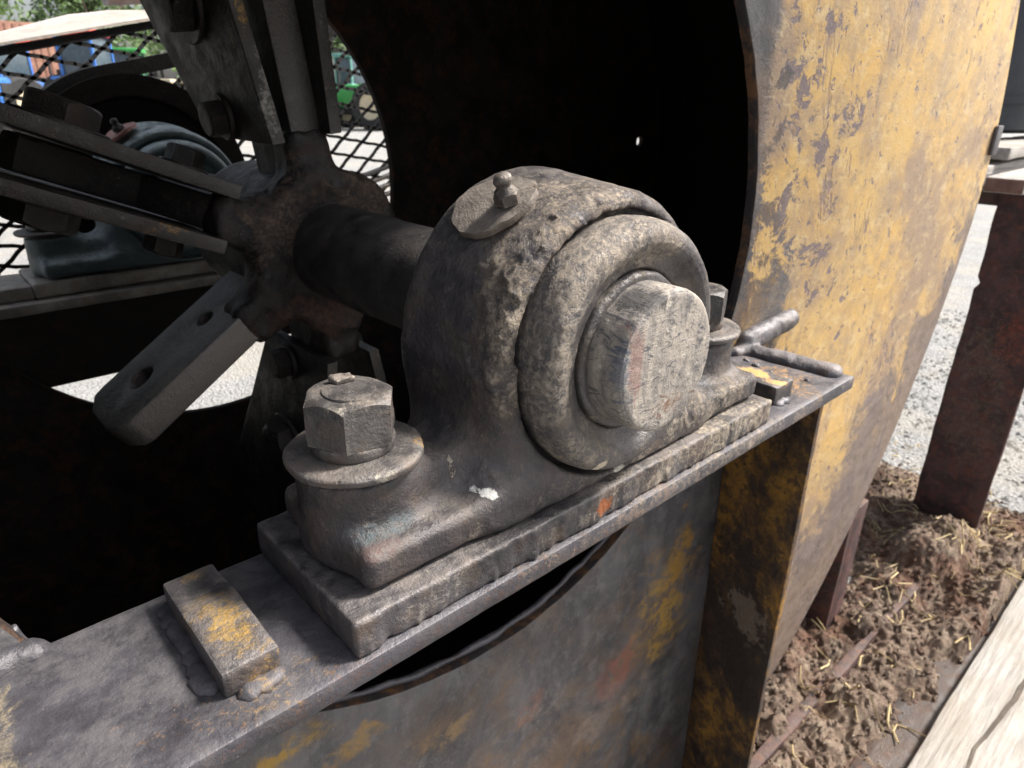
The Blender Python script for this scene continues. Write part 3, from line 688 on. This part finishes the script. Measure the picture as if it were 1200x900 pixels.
# ------------------------------------------------------------------ rotor
Rt = empty('rotor', (AX[0], 2.6, AX[2]), 'dark rotor with bolted paddle arms inside the housing', 'rotor')
def hubfn(X, Y, Z):
    r = np.sqrt((X - AX[0]) ** 2 + (Z - AX[2]) ** 2); a = np.arctan2(Z - AX[2], X - AX[0])
    disc_ = smax(r - .308 - .02 * vn(X, Y, Z, 5, 6), np.abs(Y - 2.44) - .075, .05)
    sleeve = smax(r - .285, np.abs(Y - 2.78) - .30, .02)
    f = smin(disc_, sleeve, .03)
    for an in (97, 157, 214, 272):
        ca, sa_ = math.cos(math.radians(an)), math.sin(math.radians(an))
        u = (X - AX[0]) * ca + (Z - AX[2]) * sa_; w_ = -(X - AX[0]) * sa_ + (Z - AX[2]) * ca
        root = sdbox(u, Y, w_, (.33, 2.47, 0), (.12, .085, .085), .05)
        f = smin(f, root, .07)
    f = f - .022 * fbm(X, Y, Z, 13, 1) * np.clip((2.56 - Y) * 9, 0.08, 1)
    return f
cast('hub', hubfn, (.74, 2.28, -.06), (1.66, 3.14, .93), .0125, M_rotor, Rt)
sb = lathe([(.17, 1.05), (.172, 1.4), (.172, 2.0), (.176, 2.02), (.176, 4.9), (.17, 5.2)], AX, 'Y', 64)
obj('shaft', sb, M_shaft, Rt, 40)
def arm(ang, paddles, spread=(0.0, 0.0), wide=(.0, .0), recess=False):
    A = math.radians(ang); d = Vector((math.cos(A), 0, math.sin(A))); t = Vector((-math.sin(A), 0, math.cos(A))); C0 = Vector((AX[0], 0, AX[2]))
    fr = lambda u, v, w_: C0 + d * u + Vector((0, v, 0)) + t * w_
    out = [(.25, 2.40), (.93, 2.40), (.97, 2.42), (1.01, 2.50), (1.01, 2.68), (.97, 2.77), (.93, 2.78), (.25, 2.78)]
    hl = [[(.50 + .034 * math.cos(-k * PI / 8), 2.60 + .034 * math.sin(-k * PI / 8)) for k in range(16)], [(.81 + .05 * math.cos(-k * PI / 8), 2.60 + .05 * math.sin(-k * PI / 8)) for k in range(16)]]
    if recess: out = [(.25, 2.40), (.40, 2.42), (.50, 2.55), (.62, 2.66), (.97, 2.68), (1.01, 2.72), (.97, 2.78), (.25, 2.78)]; hl = []
    b = plate(out, hl, -.06, .06, fr, .014)
    lug = obj('arm', b, M_lug if not paddles else M_rotor, Rt, 35)
    if not paddles: return
    for sgn in (1, -1):
        i_ = 0 if sgn > 0 else 1; sp, wd = spread[i_], wide[i_]
        b = plate([(.42, 2.325), (1.35, 2.325 ), (1.45, 2.36), (1.45, 3.3), (1.2, 3.3), (.42, 2.88)], [], min(sgn * .070, sgn * .118), max(sgn * .070, sgn * .118),
                  lambda u, v, w_: fr(u, v, w_ + sgn * (wd + (u - .42) * sp)), .006)
        densify(b, .12)
        obj('paddle_plate', roughen(b, .002, 4, ang), M_pad, Rt, 35)
        for (u, r_, h_) in ((.50, .065, .075), (.88, .115, .085)):
            c = fr(u, 2.66, sgn * (.119 + wd + (u - .42) * sp))
            pb = obj('bolt_head', hexprism(c, r_, h_, t * sgn, u * 5), M_rotor, Rt, 35)
            obj('bolt_washer', disc(c - t * sgn * .001, r_ * 1.25, .018, t * sgn), M_rotor, Rt, 40)
arm(97, True, (.08, .07), (.05, -.02))
arm(157, True, recess=True)
arm(214, False)
arm(272, True, (.15, .15), recess=True)
# small weld lumps on the hub face
for k in range(9):
    a = k * .7 + .3
    pass

# ------------------------------------------------------------------ front pillow block
PB = empty('pillow_block', (AX[0], 1.15, 0), 'grimy black pillow block bearing caked with tan dust on the near cross beam', 'bearing', 'pillow block bearings carrying the shaft')
def basefn(x0, x1, y0, y1, z1, seed, weld=True):
    def fn(X, Y, Z):
        f = sdbox(X, Y, Z, ((x0 + x1) / 2, (y0 + y1) / 2 + .008, z1 / 2 + .001), ((x1 - x0) / 2, (y1 - y0) / 2 - .008, z1 / 2), .008)
        if weld:
            # gouged, drip-marked weld face along the front edge
            fm = np.clip(1 - (Y - y0) / .035, 0, 1)
            gouge = np.clip(vn(X, Y * .3, Z * .10, 36, seed) - .10, 0, 1) * .045 * (vn(X, Y * 0, Z * 0, 5, seed + 9) > -.12) + .012 * fbm(X, Y, Z * .5, 50, seed + 4, 2) + .007 * vn(X, Y, Z * .3, 16, seed + 6)
            f = f - .004 * fm * np.clip(.7 - Z / z1, 0, 1) + fm * gouge
        f = f + .0022 * fbm(X, Y, Z, 26, seed + 1)
        return smax(f, -Z + .0015, .002)
    return fn
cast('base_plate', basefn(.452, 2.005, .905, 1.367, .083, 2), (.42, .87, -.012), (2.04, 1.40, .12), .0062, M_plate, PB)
def bodyfn(cx, cy, sy, dirtk=1.0):
    """sy=+1: seal side faces -Y"""
    def fn(X, Y, Z):
        x = X - cx; y = (Y - cy) * sy; z = Z          # y=-.17 is the seal side
        foot = sdbox(x, y, z, (0, 0, .13), (.742, .198, .052), .035)
        # foot corners pulled in
        b1 = smax(np.sqrt((abs(x + .0125) - .6265) ** 2 + y ** 2) - .132 + .0 * z, z - .292, .02)
        r = np.sqrt(x ** 2 + (z - .435) ** 2)
        Rr = .374 + .030 * np.clip((y + .15) / .3, 0, 1)
        br = smax(r - Rr, np.abs(y - .02) - .188, .05)
        px = smax(np.abs(x) - .385 - .04 * np.clip(.3 - z, 0, 1), np.abs(y - .01) - .178 - .05 * np.clip(.25 - z, 0, 1), .07)
        ped = smax(smax(px, z - .44, .03), .1 - z, .02)
        core = smin(br, ped, .05)
        web = sdbox(x, y, z, (0, 0, .17), (.60, .10, .10), .05)
        f = smin(smin(foot, b1, .05), web, .08)
        f = smin(f, core, .11)
        f = smax(f, -smax(r - .318, y + .135, .012), .010)   # recess for the seal ring
        f = smax(f, .084 - z, .006)
        f = f + .009 + .003 * vn(x, y, z, 5, 3) + .0022 * fbm(X, Y, Z, 40, 7)
        if dirtk:
            mk = gball(X, Y, Z, (.88, .98, .74), (.22, .2, .10)) + gball(X, Y, Z, (.85, .97, .56), (.09, .14, .20)) + .7 * gball(X, Y, Z, (1.1, .99, .80), (.3, .06, .06)) + .6 * gball(X, Y, Z, (.84, .96, .32), (.04, .1, .14)) + .5 * gball(X, Y, Z, (1.6, .96, .15), (.3, .08, .05))
            nn = fbm(X, Y, Z, 62, 11, 2)
            f = f - dirtk * np.clip(mk, 0, 1) * np.clip(nn + .02, 0, 1) * .02
            f = f - .02 * dirtk * np.clip(gball(X, Y, Z, (.785, .98, .255), (.02, .06, .04)) - .2, 0, 1) * (.6 + nn)
        return f
    return fn
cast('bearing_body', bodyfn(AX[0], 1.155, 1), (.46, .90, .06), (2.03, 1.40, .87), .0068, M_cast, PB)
rp = [(.21, 1.035), (.318, 1.035), (.323, 1.0), (.325, .97), (.322, .945), (.314, .925), (.302, .912), (.288, .906), (.272, .906), (.256, .913), (.242, .924), (.230, .930), (.218, .934), (.208, .938), (.202, .946), (.200, .985), (.200, 1.0)]
def refine(p, n=3):
    out = []
    for i in range(len(p) - 1):
        for k in range(n): t = k / n; out.append((p[i][0] * (1 - t) + p[i + 1][0] * t, p[i][1] * (1 - t) + p[i + 1][1] * t))
    return out + [p[-1]]
rp = [(r_ * .965, y_) for r_, y_ in rp]
b = lathe(refine(rp), AX, 'Y', 300, False)
def ringmask(v):
    return .25 + 1.1 * math.exp(-(((v.x - 1.1) / .22) ** 2 + ((v.z - .70) / .09) ** 2)) + .9 * math.exp(-(((v.x - .94) / .08) ** 2 + ((v.z - .45) / .2) ** 2)) + .6 * math.exp(-(((v.x - 1.05) / .15) ** 2 + ((v.z - .22) / .1) ** 2))
roughen(b, .0018, 60, 3, ringmask); roughen(b, .0015, 6, 8)
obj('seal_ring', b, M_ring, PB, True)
b = lathe(refine([(.165, .925), (.186, .925), (.192, .932), (.193, .95), (.193, 1.04)], 3), AX, 'Y', 120, False); roughen(b, .003, 20, 4)
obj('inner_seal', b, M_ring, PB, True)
pr = refine([(.1715, 1.03), (.1725, .90), (.172, .846), (.1685, .834), (.162, .829), (.10, .829), (.04, .829), (.004, .829)], 6)
b = lathe(pr, AX, 'Y', 200, True); roughen(b, .0012, 40, 6)
obj('shaft_end', b, M_cap, Rt, 50)
# bolts
def bolt(cx, cy, rot, parent, mats=M_bolt):
    b = lathe(refine([(.05, .2935), (.137, .2935), (.144, .298), (.145, .308), (.141, .313), (.09, .316), (.02, .316)], 3), (cx, cy, 0), 'Z', 96); roughen(b, .004, 7, cx)
    obj('washer', b, mats, parent, 50)
    b = lathe(refine([(.03, .317), (.085, .317), (.087, .321), (.087, .337), (.085, .341), (.03, .341)], 2), (cx, cy, 0), 'Z', 64); roughen(b, .002, 16, cx)
    obj('lock_washer', b, mats, parent, 50)
    b = hexprism((cx, cy, .342), .097, .098, (0, 0, 1), rot); densify(b, .012); roughen(b, .0035, 14, cx)
    obj('nut', b, mats, parent, 42)
    b = lathe([(.055, .43), (.0555, .4405), (.054, .4435), (.046, .4445), (.01, .4445)], (cx, cy, 0), 'Z', 40); roughen(b, .002, 18, cx)
    obj('bolt_end', b, mats, parent, 50)
bolt(AX[0] - .637, 1.155, math.radians(38), PB)
bolt(AX[0] + .612, 1.155, math.radians(10), PB)
b = densify(boxbm(.60, .642, 1.185, 1.21, .4445, .4545, .003), .01); roughen(b, .008, 30, 2)
obj('metal_chip', b, M_grease, PB, 50)
# grease fitting on the shoulder of the casting
def grease(c, nrm, parent, mw, mf, k=1.0, notch=True):
    N = Vector(nrm).normalized(); c = Vector(c); U = N.cross(Vector((0, 1, 0))).normalized(); V = Vector((0, 1, 0))
    n = 72; b = bmesh.new(); top, bot = [], []
    Rc = .40
    def pt(u, v, h): # wrap on to the barrel
        a = u / Rc; return c + U * math.sin(a) * Rc * 1.0 - N * (1 - math.cos(a)) * Rc + V * v + N * h
    for k_ in range(n):
        a = 2 * PI * k_ / n; r = .103 * k * (1 + .05 * mn.noise(Vector((math.cos(a) * 3, math.sin(a) * 3, 5))))
        if notch and abs(((a - 3.9 + PI) % (2 * PI)) - PI) < .10: r *= .88
        u, v = r * math.cos(a), r * math.sin(a) * 1.05
        top.append(b.verts.new(pt(u, v, .012 + .003 * mn.noise(Vector((u * 20, v * 20, 0)))))); bot.append(b.verts.new(pt(u, v, -.004)))
    ct = b.verts.new(pt(0, 0, .015))
    for k_ in range(n):
        j = (k_ + 1) % n; b.faces.new((bot[k_], bot[j], top[j], top[k_])); b.faces.new((top[k_], top[j], ct))
    bmesh.ops.recalc_face_normals(b, faces=list(b.faces))
    w_ = obj('grease_washer', b, mw, parent, 60)
    z0 = c + N * .014 + Vector((.0, -.055, .0)); k = k * .78
    D = (N + Vector((0, 0, .55))).normalized()
    b = hexprism(z0, .040 * k, .030 * k, D, .3); densify(b, .01); roughen(b, .004, 30, 1)
    f_ = obj('grease_fitting', b, mf, parent, 45)
    U2 = D.orthogonal().normalized(); V2 = D.cross(U2); b = bmesh.new(); rings = []
    for (r, h) in ((.034, .026), (.031, .036), (.022, .044), (.020, .050), (.024, .056), (.027, .064), (.026, .074), (.020, .081), (.011, .084), (.002, .084)):
        rings.append([b.verts.new(z0 + (U2 * math.cos(2 * PI * q / 20) + V2 * math.sin(2 * PI * q / 20)) * r * k + D * h * k) for q in range(20)])
    for i in range(len(rings) - 1):
        for q in range(20): b.faces.new((rings[i][q], rings[i][(q + 1) % 20], rings[i + 1][(q + 1) % 20], rings[i + 1][q]))
    b.faces.new(rings[-1]); bmesh.ops.recalc_face_normals(b, faces=list(b.faces)); roughen(b, .003, 40, 3)
    obj('nipple', b, mf, f_, True)
gn = Vector((-.53, 0, .848))
grease(Vector((AX[0], 1.20, AX[2])) + gn * .392, gn, PB, M_grease, M_grease, 1.0)

# ------------------------------------------------------------------ rear pillow block
RB = empty('pillow_block', (AX[0], 4.31, 0), 'smaller looking teal painted pillow block on the far cross beam, behind the rotor arms', 'bearing', 'pillow block bearings carrying the shaft')
cast('base_plate', basefn(.47, 2.02, 4.10, 4.545, .083, 9, False), (.43, 4.06, -.02), (2.06, 4.58, .12), .016, M_rear, RB)
cast('bearing_body', bodyfn(AX[0] + .02, 4.315, 1, 0), (.48, 4.06, .05), (2.04, 4.56, .88), .016, M_teal, RB)
rp2 = [(r, y + 3.165) for r, y in rp]
obj('seal_ring', lathe(refine(rp2), (AX[0] + .02, 0, AX[2]), 'Y', 120, False), M_teal, RB, True)
for sx in (-.63, .66): bolt(AX[0] + sx, 4.315, .4, RB, M_lug)
grease(Vector((AX[0] + .02, 4.32, AX[2])) + Vector((-.52, 0, .854)) * .405, (-.52, 0, .854), RB, M_pink, M_shaft, 1.0, False)

# ------------------------------------------------------------------ sheave, belt, guard
SH = empty('belt_sheave', (1.27, 4.9, .44), 'dark belt sheave on the far end of the shaft', 'pulley')
b = lathe([(.19, 4.78), (.50, 4.80), (.52, 4.76), (.64, 4.76), (.64, 4.80), (.60, 4.83), (.60, 4.97), (.64, 5.0), (.64, 5.05), (.19, 5.03)], (1.27, 0, .44), 'Y', 96)
obj('rim', b, M_sheave, SH, 35)
obj('hub', lathe([(.18, 4.70), (.26, 4.70), (.27, 4.72), (.27, 4.80), (.18, 4.80)], (1.27, 0, .44), 'Y', 48, False), M_sheave, SH, 35)
BT = empty('drive_belt', (1.27, 4.9, .44), 'black drive belt running up and right from the sheave', 'belt')
def belt():
    b = bmesh.new(); C0 = Vector((1.27, 0, .44)); r0, r1 = .605, .69
    A0 = math.radians(102)
    path = []
    for i in range(40):
        a = A0 + math.radians(156) * i / 39
        path.append((C0 + Vector((math.cos(a), 0, math.sin(a))) * r0, C0 + Vector((math.cos(a), 0, math.sin(a))) * r1))
    t0 = Vector((math.sin(A0), 0, -math.cos(A0))); t1 = Vector((-math.sin(A0 + math.radians(156)), 0, math.cos(A0 + math.radians(156))))
    path = [(p[0] + t0 * 4.5, p[1] + t0 * 4.5) for p in path[:1]] + path + [(path[-1][0] + t1 * 4.5, path[-1][1] + t1 * 4.5)]
    rows = []
    for pi_, po in path: rows.append([b.verts.new((q.x, y, q.z)) for q, y in ((pi_, 4.84), (po, 4.84), (po, 4.96), (pi_, 4.96))])
    for i in range(len(rows) - 1):
        for k in range(4): b.faces.new((rows[i][k], rows[i][(k + 1) % 4], rows[i + 1][(k + 1) % 4], rows[i + 1][k]))
    b.faces.new(rows[0]); b.faces.new(list(reversed(rows[-1])))
    bmesh.ops.recalc_face_normals(b, faces=list(b.faces)); return b
obj('belt', belt(), M_rubber, BT, 35)
GD = empty('belt_guard', (2.0, 5.3, 0), 'expanded metal belt guard with a pale top sheet behind the far opening', 'guard')
def mesh_guard():
    b = bmesh.new(); a = Vector((.172, 0, -.034)); c = Vector((-.1205, 0, -.1065)); o = Vector((1.129, 5.3, 1.266))
    ztop = lambda x: 1.07 + .2205 * x
    def ok(p): return -.8 < p.x < 4.4 and -.42 < p.z < ztop(p.x) - .005
    T = .007
    def strand(p, q):
        d = (q - p).normalized(); n_ = Vector((-d.z, 0, d.x)) * .0115
        vs = []
        for e, s in ((p, -.008), (q, .008)):
            e = e + d * s
            for m_, y in ((n_, -T), (n_, T), (-n_, T), (-n_, -T)): vs.append(b.verts.new((e.x + m_.x, e.y + y, e.z + m_.z)))
        for k in range(4): b.faces.new((vs[k], vs[(k + 1) % 4], vs[4 + (k + 1) % 4], vs[4 + k]))
        b.faces.new(vs[3::-1]); b.faces.new(vs[4:])
    for i in range(-30, 60):
        for j in range(-30, 60):
            p = o + a * i + c * j
            if not ok(p): continue
            # expanded metal: strands bow so that each opening is a rounded diamond
            for v in (a, c):
                q = p + v
                if ok(q):
                    s = Vector((v.z, 0, -v.x)).normalized() * .003
                    m1 = p + v * .3 + s; m2 = p + v * .7 - s
                    strand(p, m1); strand(m1, m2); strand(m2, q)
    return b
tag(obj('expanded_mesh', mesh_guard(), M_black, GD), kind='stuff')
def slab(x0, x1, y0, y1, thk, f): # a strip following the sloping top
    return hexa([(x0, y0, f(x0) - thk), (x1, y0, f(x1) - thk), (x1, y1, f(x1) - thk), (x0, y1, f(x0) - thk), (x0, y0, f(x0)), (x1, y0, f(x1)), (x1, y1, f(x1)), (x0, y1, f(x0))], .004)
zt = lambda x: 1.068 + .2205 * x
def fascia():
    P = [(-1.2, .80, .84, .0), (.765, 1.239, 1.32, .07), (1.15, 1.324, 1.443, .09), (1.385, 1.376, 1.486, .10), (1.63, 1.427, 1.505, .11), (4.6, 2.08, 2.13, .11)]
    b = bmesh.new(); F = [[b.verts.new((x, y, z)) for x, y, z in ((q[0], 5.26, q[1]), (q[0] + q[3], 5.7, q[2]), (q[0] + q[3], 5.7, q[2] - .015), (q[0], 5.26, q[1] - .015))] for q in P]
    for A, B in zip(F, F[1:]):
        for k in range(4): b.faces.new((A[k], A[(k + 1) % 4], B[(k + 1) % 4], B[k]))
    b.faces.new(F[0]); b.faces.new(F[-1]); bmesh.ops.recalc_face_normals(b, faces=list(b.faces))
    return roughen(densify(b, .2), .003, 3)
obj('top_sheet', fascia(), M_pale, GD, 40)
obj('frame_rail', slab(-1.2, 4.6, 5.285, 5.315, .05, lambda x: zt(x) - .016), M_black, GD)
for k in range(4):
    obj('bottom_slat', slab(2.2, 5.2, 5.28, 5.34, .03, lambda x: .41 - .075 * k + .24 * (x - 3.35)), M_lug if k else M_black, GD)
obj('frame_post', boxbm(4.3, 4.36, 5.28, 5.36, GZ, 1.9, .004), M_black, GD); obj('frame_post', boxbm(-.95, -.89, 5.28, 5.36, GZ, .8, .004), M_black, GD)
b = tube([(1.50, 5.8, 1.63), (1.51, 5.8, 1.63), (2.9, 5.8, 1.80)], .11, 20); bmesh.ops.recalc_face_normals(b, faces=list(b.faces))
tag(obj('rusty_pipe', b, steel('rusty_pipe_steel', dark=(.10, .06, .05), mid=(.2, .13, .11), brown=(.26, .13, .07), light=(.4, .36, .4), rust=.6, metal=.2), None, 40, base=(2.2, 5.8, 1.6)), 'short rusty pipe lying on the pale guard top at upper left', 'pipe')

# ------------------------------------------------------------------ stand with boards at right, tank
ST = empty('steel_stand', (7.6, 1.4, GZ), 'dark rusty steel stand with one broad flat leg in the dirt beside the yellow housing', 'stand')
lp = [(1.06, GZ - .05), (1.66, GZ - .05), (1.655, -1.0), (1.66, -.62), (1.625, -.56), (1.655, -.50), (1.66, .25), (1.05, .25)]
obj('leg', roughen(densify(plate(lp, [], 7.30, 7.36, lambda u, v, t: (t, u, v), .006), .1), .012, 2.5), M_rust, ST, 40)
obj('leg', roughen(densify(boxbm(7.36, 7.9, 1.58, 1.63, GZ, .2, .006), .15), .01, 3), M_rust, ST, 40)
obj('top_rail', boxbm(7.37, 10.5, 1.0, 2.2, .12, .255, .01), M_rust, ST, 40)
for k, (x0, y0, z0, x1, y1, z1, lab) in enumerate([(6.95, 1.42, .27, 10.2, 1.72, .40, 'lowest grey board with a brown sawn end on the steel stand'), (7.2, 1.78, .29, 10.6, 2.15, .46, 'middle grey board lying behind the brown-ended one on the steel stand'),
        (7.5, 1.72, .50, 10.8, 2.3, .60, 'topmost sunlit white board on the steel stand under the dark tank')]):
    b = densify(boxbm(x0, x1, y0, y1, z0, z1, .012), .15); roughen(b, .01, 2, k)
    tag(obj('wooden_board', b, M_board if k < 2 else M_wood, None, 40, base=(x0, y0, z0)), lab, 'board', 'boards stacked on the steel stand')
    if k == 0:
        e_ = obj('sawn_end', densify(boxbm(x0 - .006, x0 + .002, y0 + .012, y1 - .012, z0 + .012, z1 - .012, .002), .1), M_endgrain, None, 40, base=(x0, y0, z0)); e_.location = (0, 0, 0); e_.parent = [q for q in bpy.data.objects if q.name.startswith('wooden_board')][-1]
TK = empty('steel_tank', (9.6, 2.9, .62), 'dark blue-grey upright tank standing on the boards at the right edge', 'tank')
obj('shell', lathe([(.9, .66), (1.0, .70), (1.0, 3.2), (.9, 3.4), (.3, 3.5)], (9.6, 2.9, 0), 'Z', 64), M_tank, TK, 35)
obj('band', lathe([(1.0, .95), (1.02, .95), (1.02, 1.03), (1.0, 1.03)], (9.6, 2.9, 0), 'Z', 64, False), M_tank, TK, 35)

# ------------------------------------------------------------------ yard behind: machines, trees
def wheel(parent, x, y, r, wd, mrim):
    c = (x, y, r)
    w_ = obj('wheel', lathe([(r * .55, -wd / 2), (r * .9, -wd / 2), (r, -wd * .35), (r, wd * .35), (r * .9, wd / 2), (r * .55, wd / 2)], (0, 0, 0), 'Y', 28, False), M_tyre)
    w_.parent = parent; w_.location = (x, y, r)
    q = obj('rim', lathe([(.02, -wd * .3), (r * .2, -wd * .3), (r * .5, -wd * .45), (r * .56, -wd * .42), (r * .56, wd * .42), (r * .3, wd * .2), (.02, wd * .2)], (0, 0, 0), 'Y', 24, False), mrim)
    q.parent = w_
def part(name, bm, mat, parent):
    o = obj(name, bm, mat, None, 35); o.parent = parent; return o
def tractor(loc, rz, body, label, cab=True, canopy=None):
    t = empty('tractor', loc, label, 'tractor', 'machines parked across the yard'); t.rotation_euler.z = rz
    part('hood', boxbm(.3, 5.6, -1.1, 1.1, 2.4, 4.9, .25), body, t)
    part('chassis', boxbm(-3.2, 5.4, -.8, .8, 1.6, 2.5, .1), M_tyre, t)
    part('grille', boxbm(5.6, 5.7, -.85, .85, 2.7, 4.5, .04), M_tyre, t)
    part('exhaust', lathe([(.12, 4.8), (.12, 7.0), (.16, 7.05)], (3.6, .5, 0), 'Z', 12), M_tyre, t)
    for sy in (-1, 1):
        part('fender', boxbm(-3.9, -.2, sy * 1.5 - .45, sy * 1.5 + .45, 4.7, 5.05, .12), body, t)
        wheel(t, -2.0, sy * 2.1, 2.6, 1.3, M_cream); wheel(t, 4.3, sy * 1.7, 1.6, .8, M_cream)
    if cab:
        part('cab_glass', boxbm(-3.0, .2, -1.3, 1.3, 4.6, 8.0, .1), M_glassd, t)
        part('roof', boxbm(-3.4, .6, -1.6, 1.6, 8.0, 8.5, .15), canopy or body, t)
        for sx in (-3.05, .15):
            for sy in (-1.3, 1.3): part('pillar', boxbm(sx - .1, sx + .1, sy - .1, sy + .1, 4.6, 8.0), body, t)
    else:
        part('seat', boxbm(-2.2, -.8, -.7, .7, 4.2, 4.7, .1), M_tyre, t); part('backrest', boxbm(-2.4, -2.0, -.7, .7, 4.7, 6.0, .1), M_tyre, t)
    return t
tractor((13.5, 86, GZ), .5, M_blue, 'blue tractor with a red cab roof seen through the mesh at far left', True, M_red)
tractor((24.5, 96, GZ), 2.7, M_green, 'bright green tractor seen through the mesh above the sheave', True)
tractor((30, 92, GZ), -.3, M_aqua, 'faded teal tractor without a cab seen beside the green one', False)
tractor((50, 84, GZ), .3, M_aqua, 'faded teal tractor with cab seen through the mesh right of the rotor arm', True)
tractor((19, 93, GZ), 1.2, M_red, 'red tractor without a cab between the blue and green ones', False)
tractor((5, 72, GZ), -.6, M_blue, 'blue tractor without a cab, farthest left behind the mesh', False)
tractor((16.5, 70, GZ), .9, M_blue, 'blue tractor with a cab nearest to the mesh at left', True, M_red)
tractor((22, 76, GZ), 2.2, M_cream, 'cream coloured tractor without a cab, between the blue and green machines', False)
tractor((26, 80, GZ), .2, M_green, 'green tractor without a cab just above the belt', False)
tractor((57, 92, GZ), 1.0, M_blue, 'blue tractor with a cab seen through the mesh farthest right', True, M_cream)
tractor((46, 76, GZ), 2.0, M_green, 'dark green tractor without a cab beside the rotor arm', False)
bx = empty('shipping_container', (25, 150, GZ), 'rusty brown container standing under the trees at top left', 'container')
bx.rotation_euler.z = .1
part('wall', boxbm(-9, 6, -4, 4, .5, 14, .1), M_brownbox, bx)
for k in range(13): part('rib', boxbm(-8.7 + k * 1.1, -8.2 + k * 1.1, -4.12, -4.0, .8, 13.7), M_brownbox, bx)
def tree(loc, hgt, r, seed, label):
    rnd = random.Random(seed)
    t = empty('tree', loc, label, 'tree', 'trees behind the yard')
    b = bmesh.new()
    tube([(0, 0, 0), (.3, .1, hgt * .3), (-.2, .3, hgt * .55), (.1, 0, hgt * .85)], [r * .09, r * .07, r * .05, r * .015], 10, seed, .1, 1, bm=b)
    for k in range(7):
        a = k * 2.4 + seed; z = hgt * (.3 + .07 * k)
        tube([(0, 0, z), (math.cos(a) * r * .35, math.sin(a) * r * .35, z + r * .25), (math.cos(a) * r * .75, math.sin(a) * r * .75, z + r * .5)], [r * .04, r * .025, r * .008], 6, seed, .05, 1, bm=b)
    bmesh.ops.recalc_face_normals(b, faces=list(b.faces)); o = obj('trunk', b, M_bark); o.parent = t
    cl = [(Vector((rnd.gauss(0, r * .42), rnd.gauss(0, r * .42), hgt * .62 + rnd.gauss(0, hgt * .17))), r * rnd.uniform(.2, .42)) for _ in range(26)]
    vs, fs = [], []
    for c, cr in cl:
        for _ in range(170):
            d = Vector((rnd.gauss(0, 1), rnd.gauss(0, 1), rnd.gauss(0, 1))).normalized(); p = c + d * cr * rnd.uniform(.55, 1.05)
            if p.z < hgt * .12: continue
            s = r * rnd.uniform(.03, .06); u = Vector((rnd.gauss(0, 1), rnd.gauss(0, 1), rnd.gauss(0, 1))).normalized(); v_ = u.orthogonal().normalized(); k = len(vs)
            vs += [p + u * s, p + v_ * s * .5, p - u * s, p - v_ * s * .5]; fs.append((k, k + 1, k + 2, k + 3))
    o = obj('crown', (vs, fs), M_leaf[seed % 2]); o.parent = t
for k, (x, y, h_, r_, lb) in enumerate([(2, 165, 34, 15, 'broad green tree at the far left edge behind the yard'), (20, 190, 40, 18, 'tallest green tree behind the container'), (42, 175, 33, 15, 'rounded green tree right of the container'),
        (66, 185, 36, 16, 'green tree seen above the teal tractor'), (95, 170, 34, 15, 'green tree farther right behind the yard'), (-18, 170, 36, 16, 'green tree standing outside the left of the yard'), (125, 160, 34, 15, 'green tree at the far right of the yard')]):
    tree((x, y, GZ), h_, r_, k, lb)

# ------------------------------------------------------------------ bring everything to metres
seen = set()
for o in list(bpy.data.objects):
    if o.type in ('CAMERA', 'LIGHT'): continue
    o.location *= S
    if o.type == 'MESH' and o.data.name not in seen:
        seen.add(o.data.name); o.data.transform(Matrix.Scale(S, 4))
print('tris', sum(len(o.data.polygons) * 2 for o in bpy.data.objects if o.type == 'MESH'))
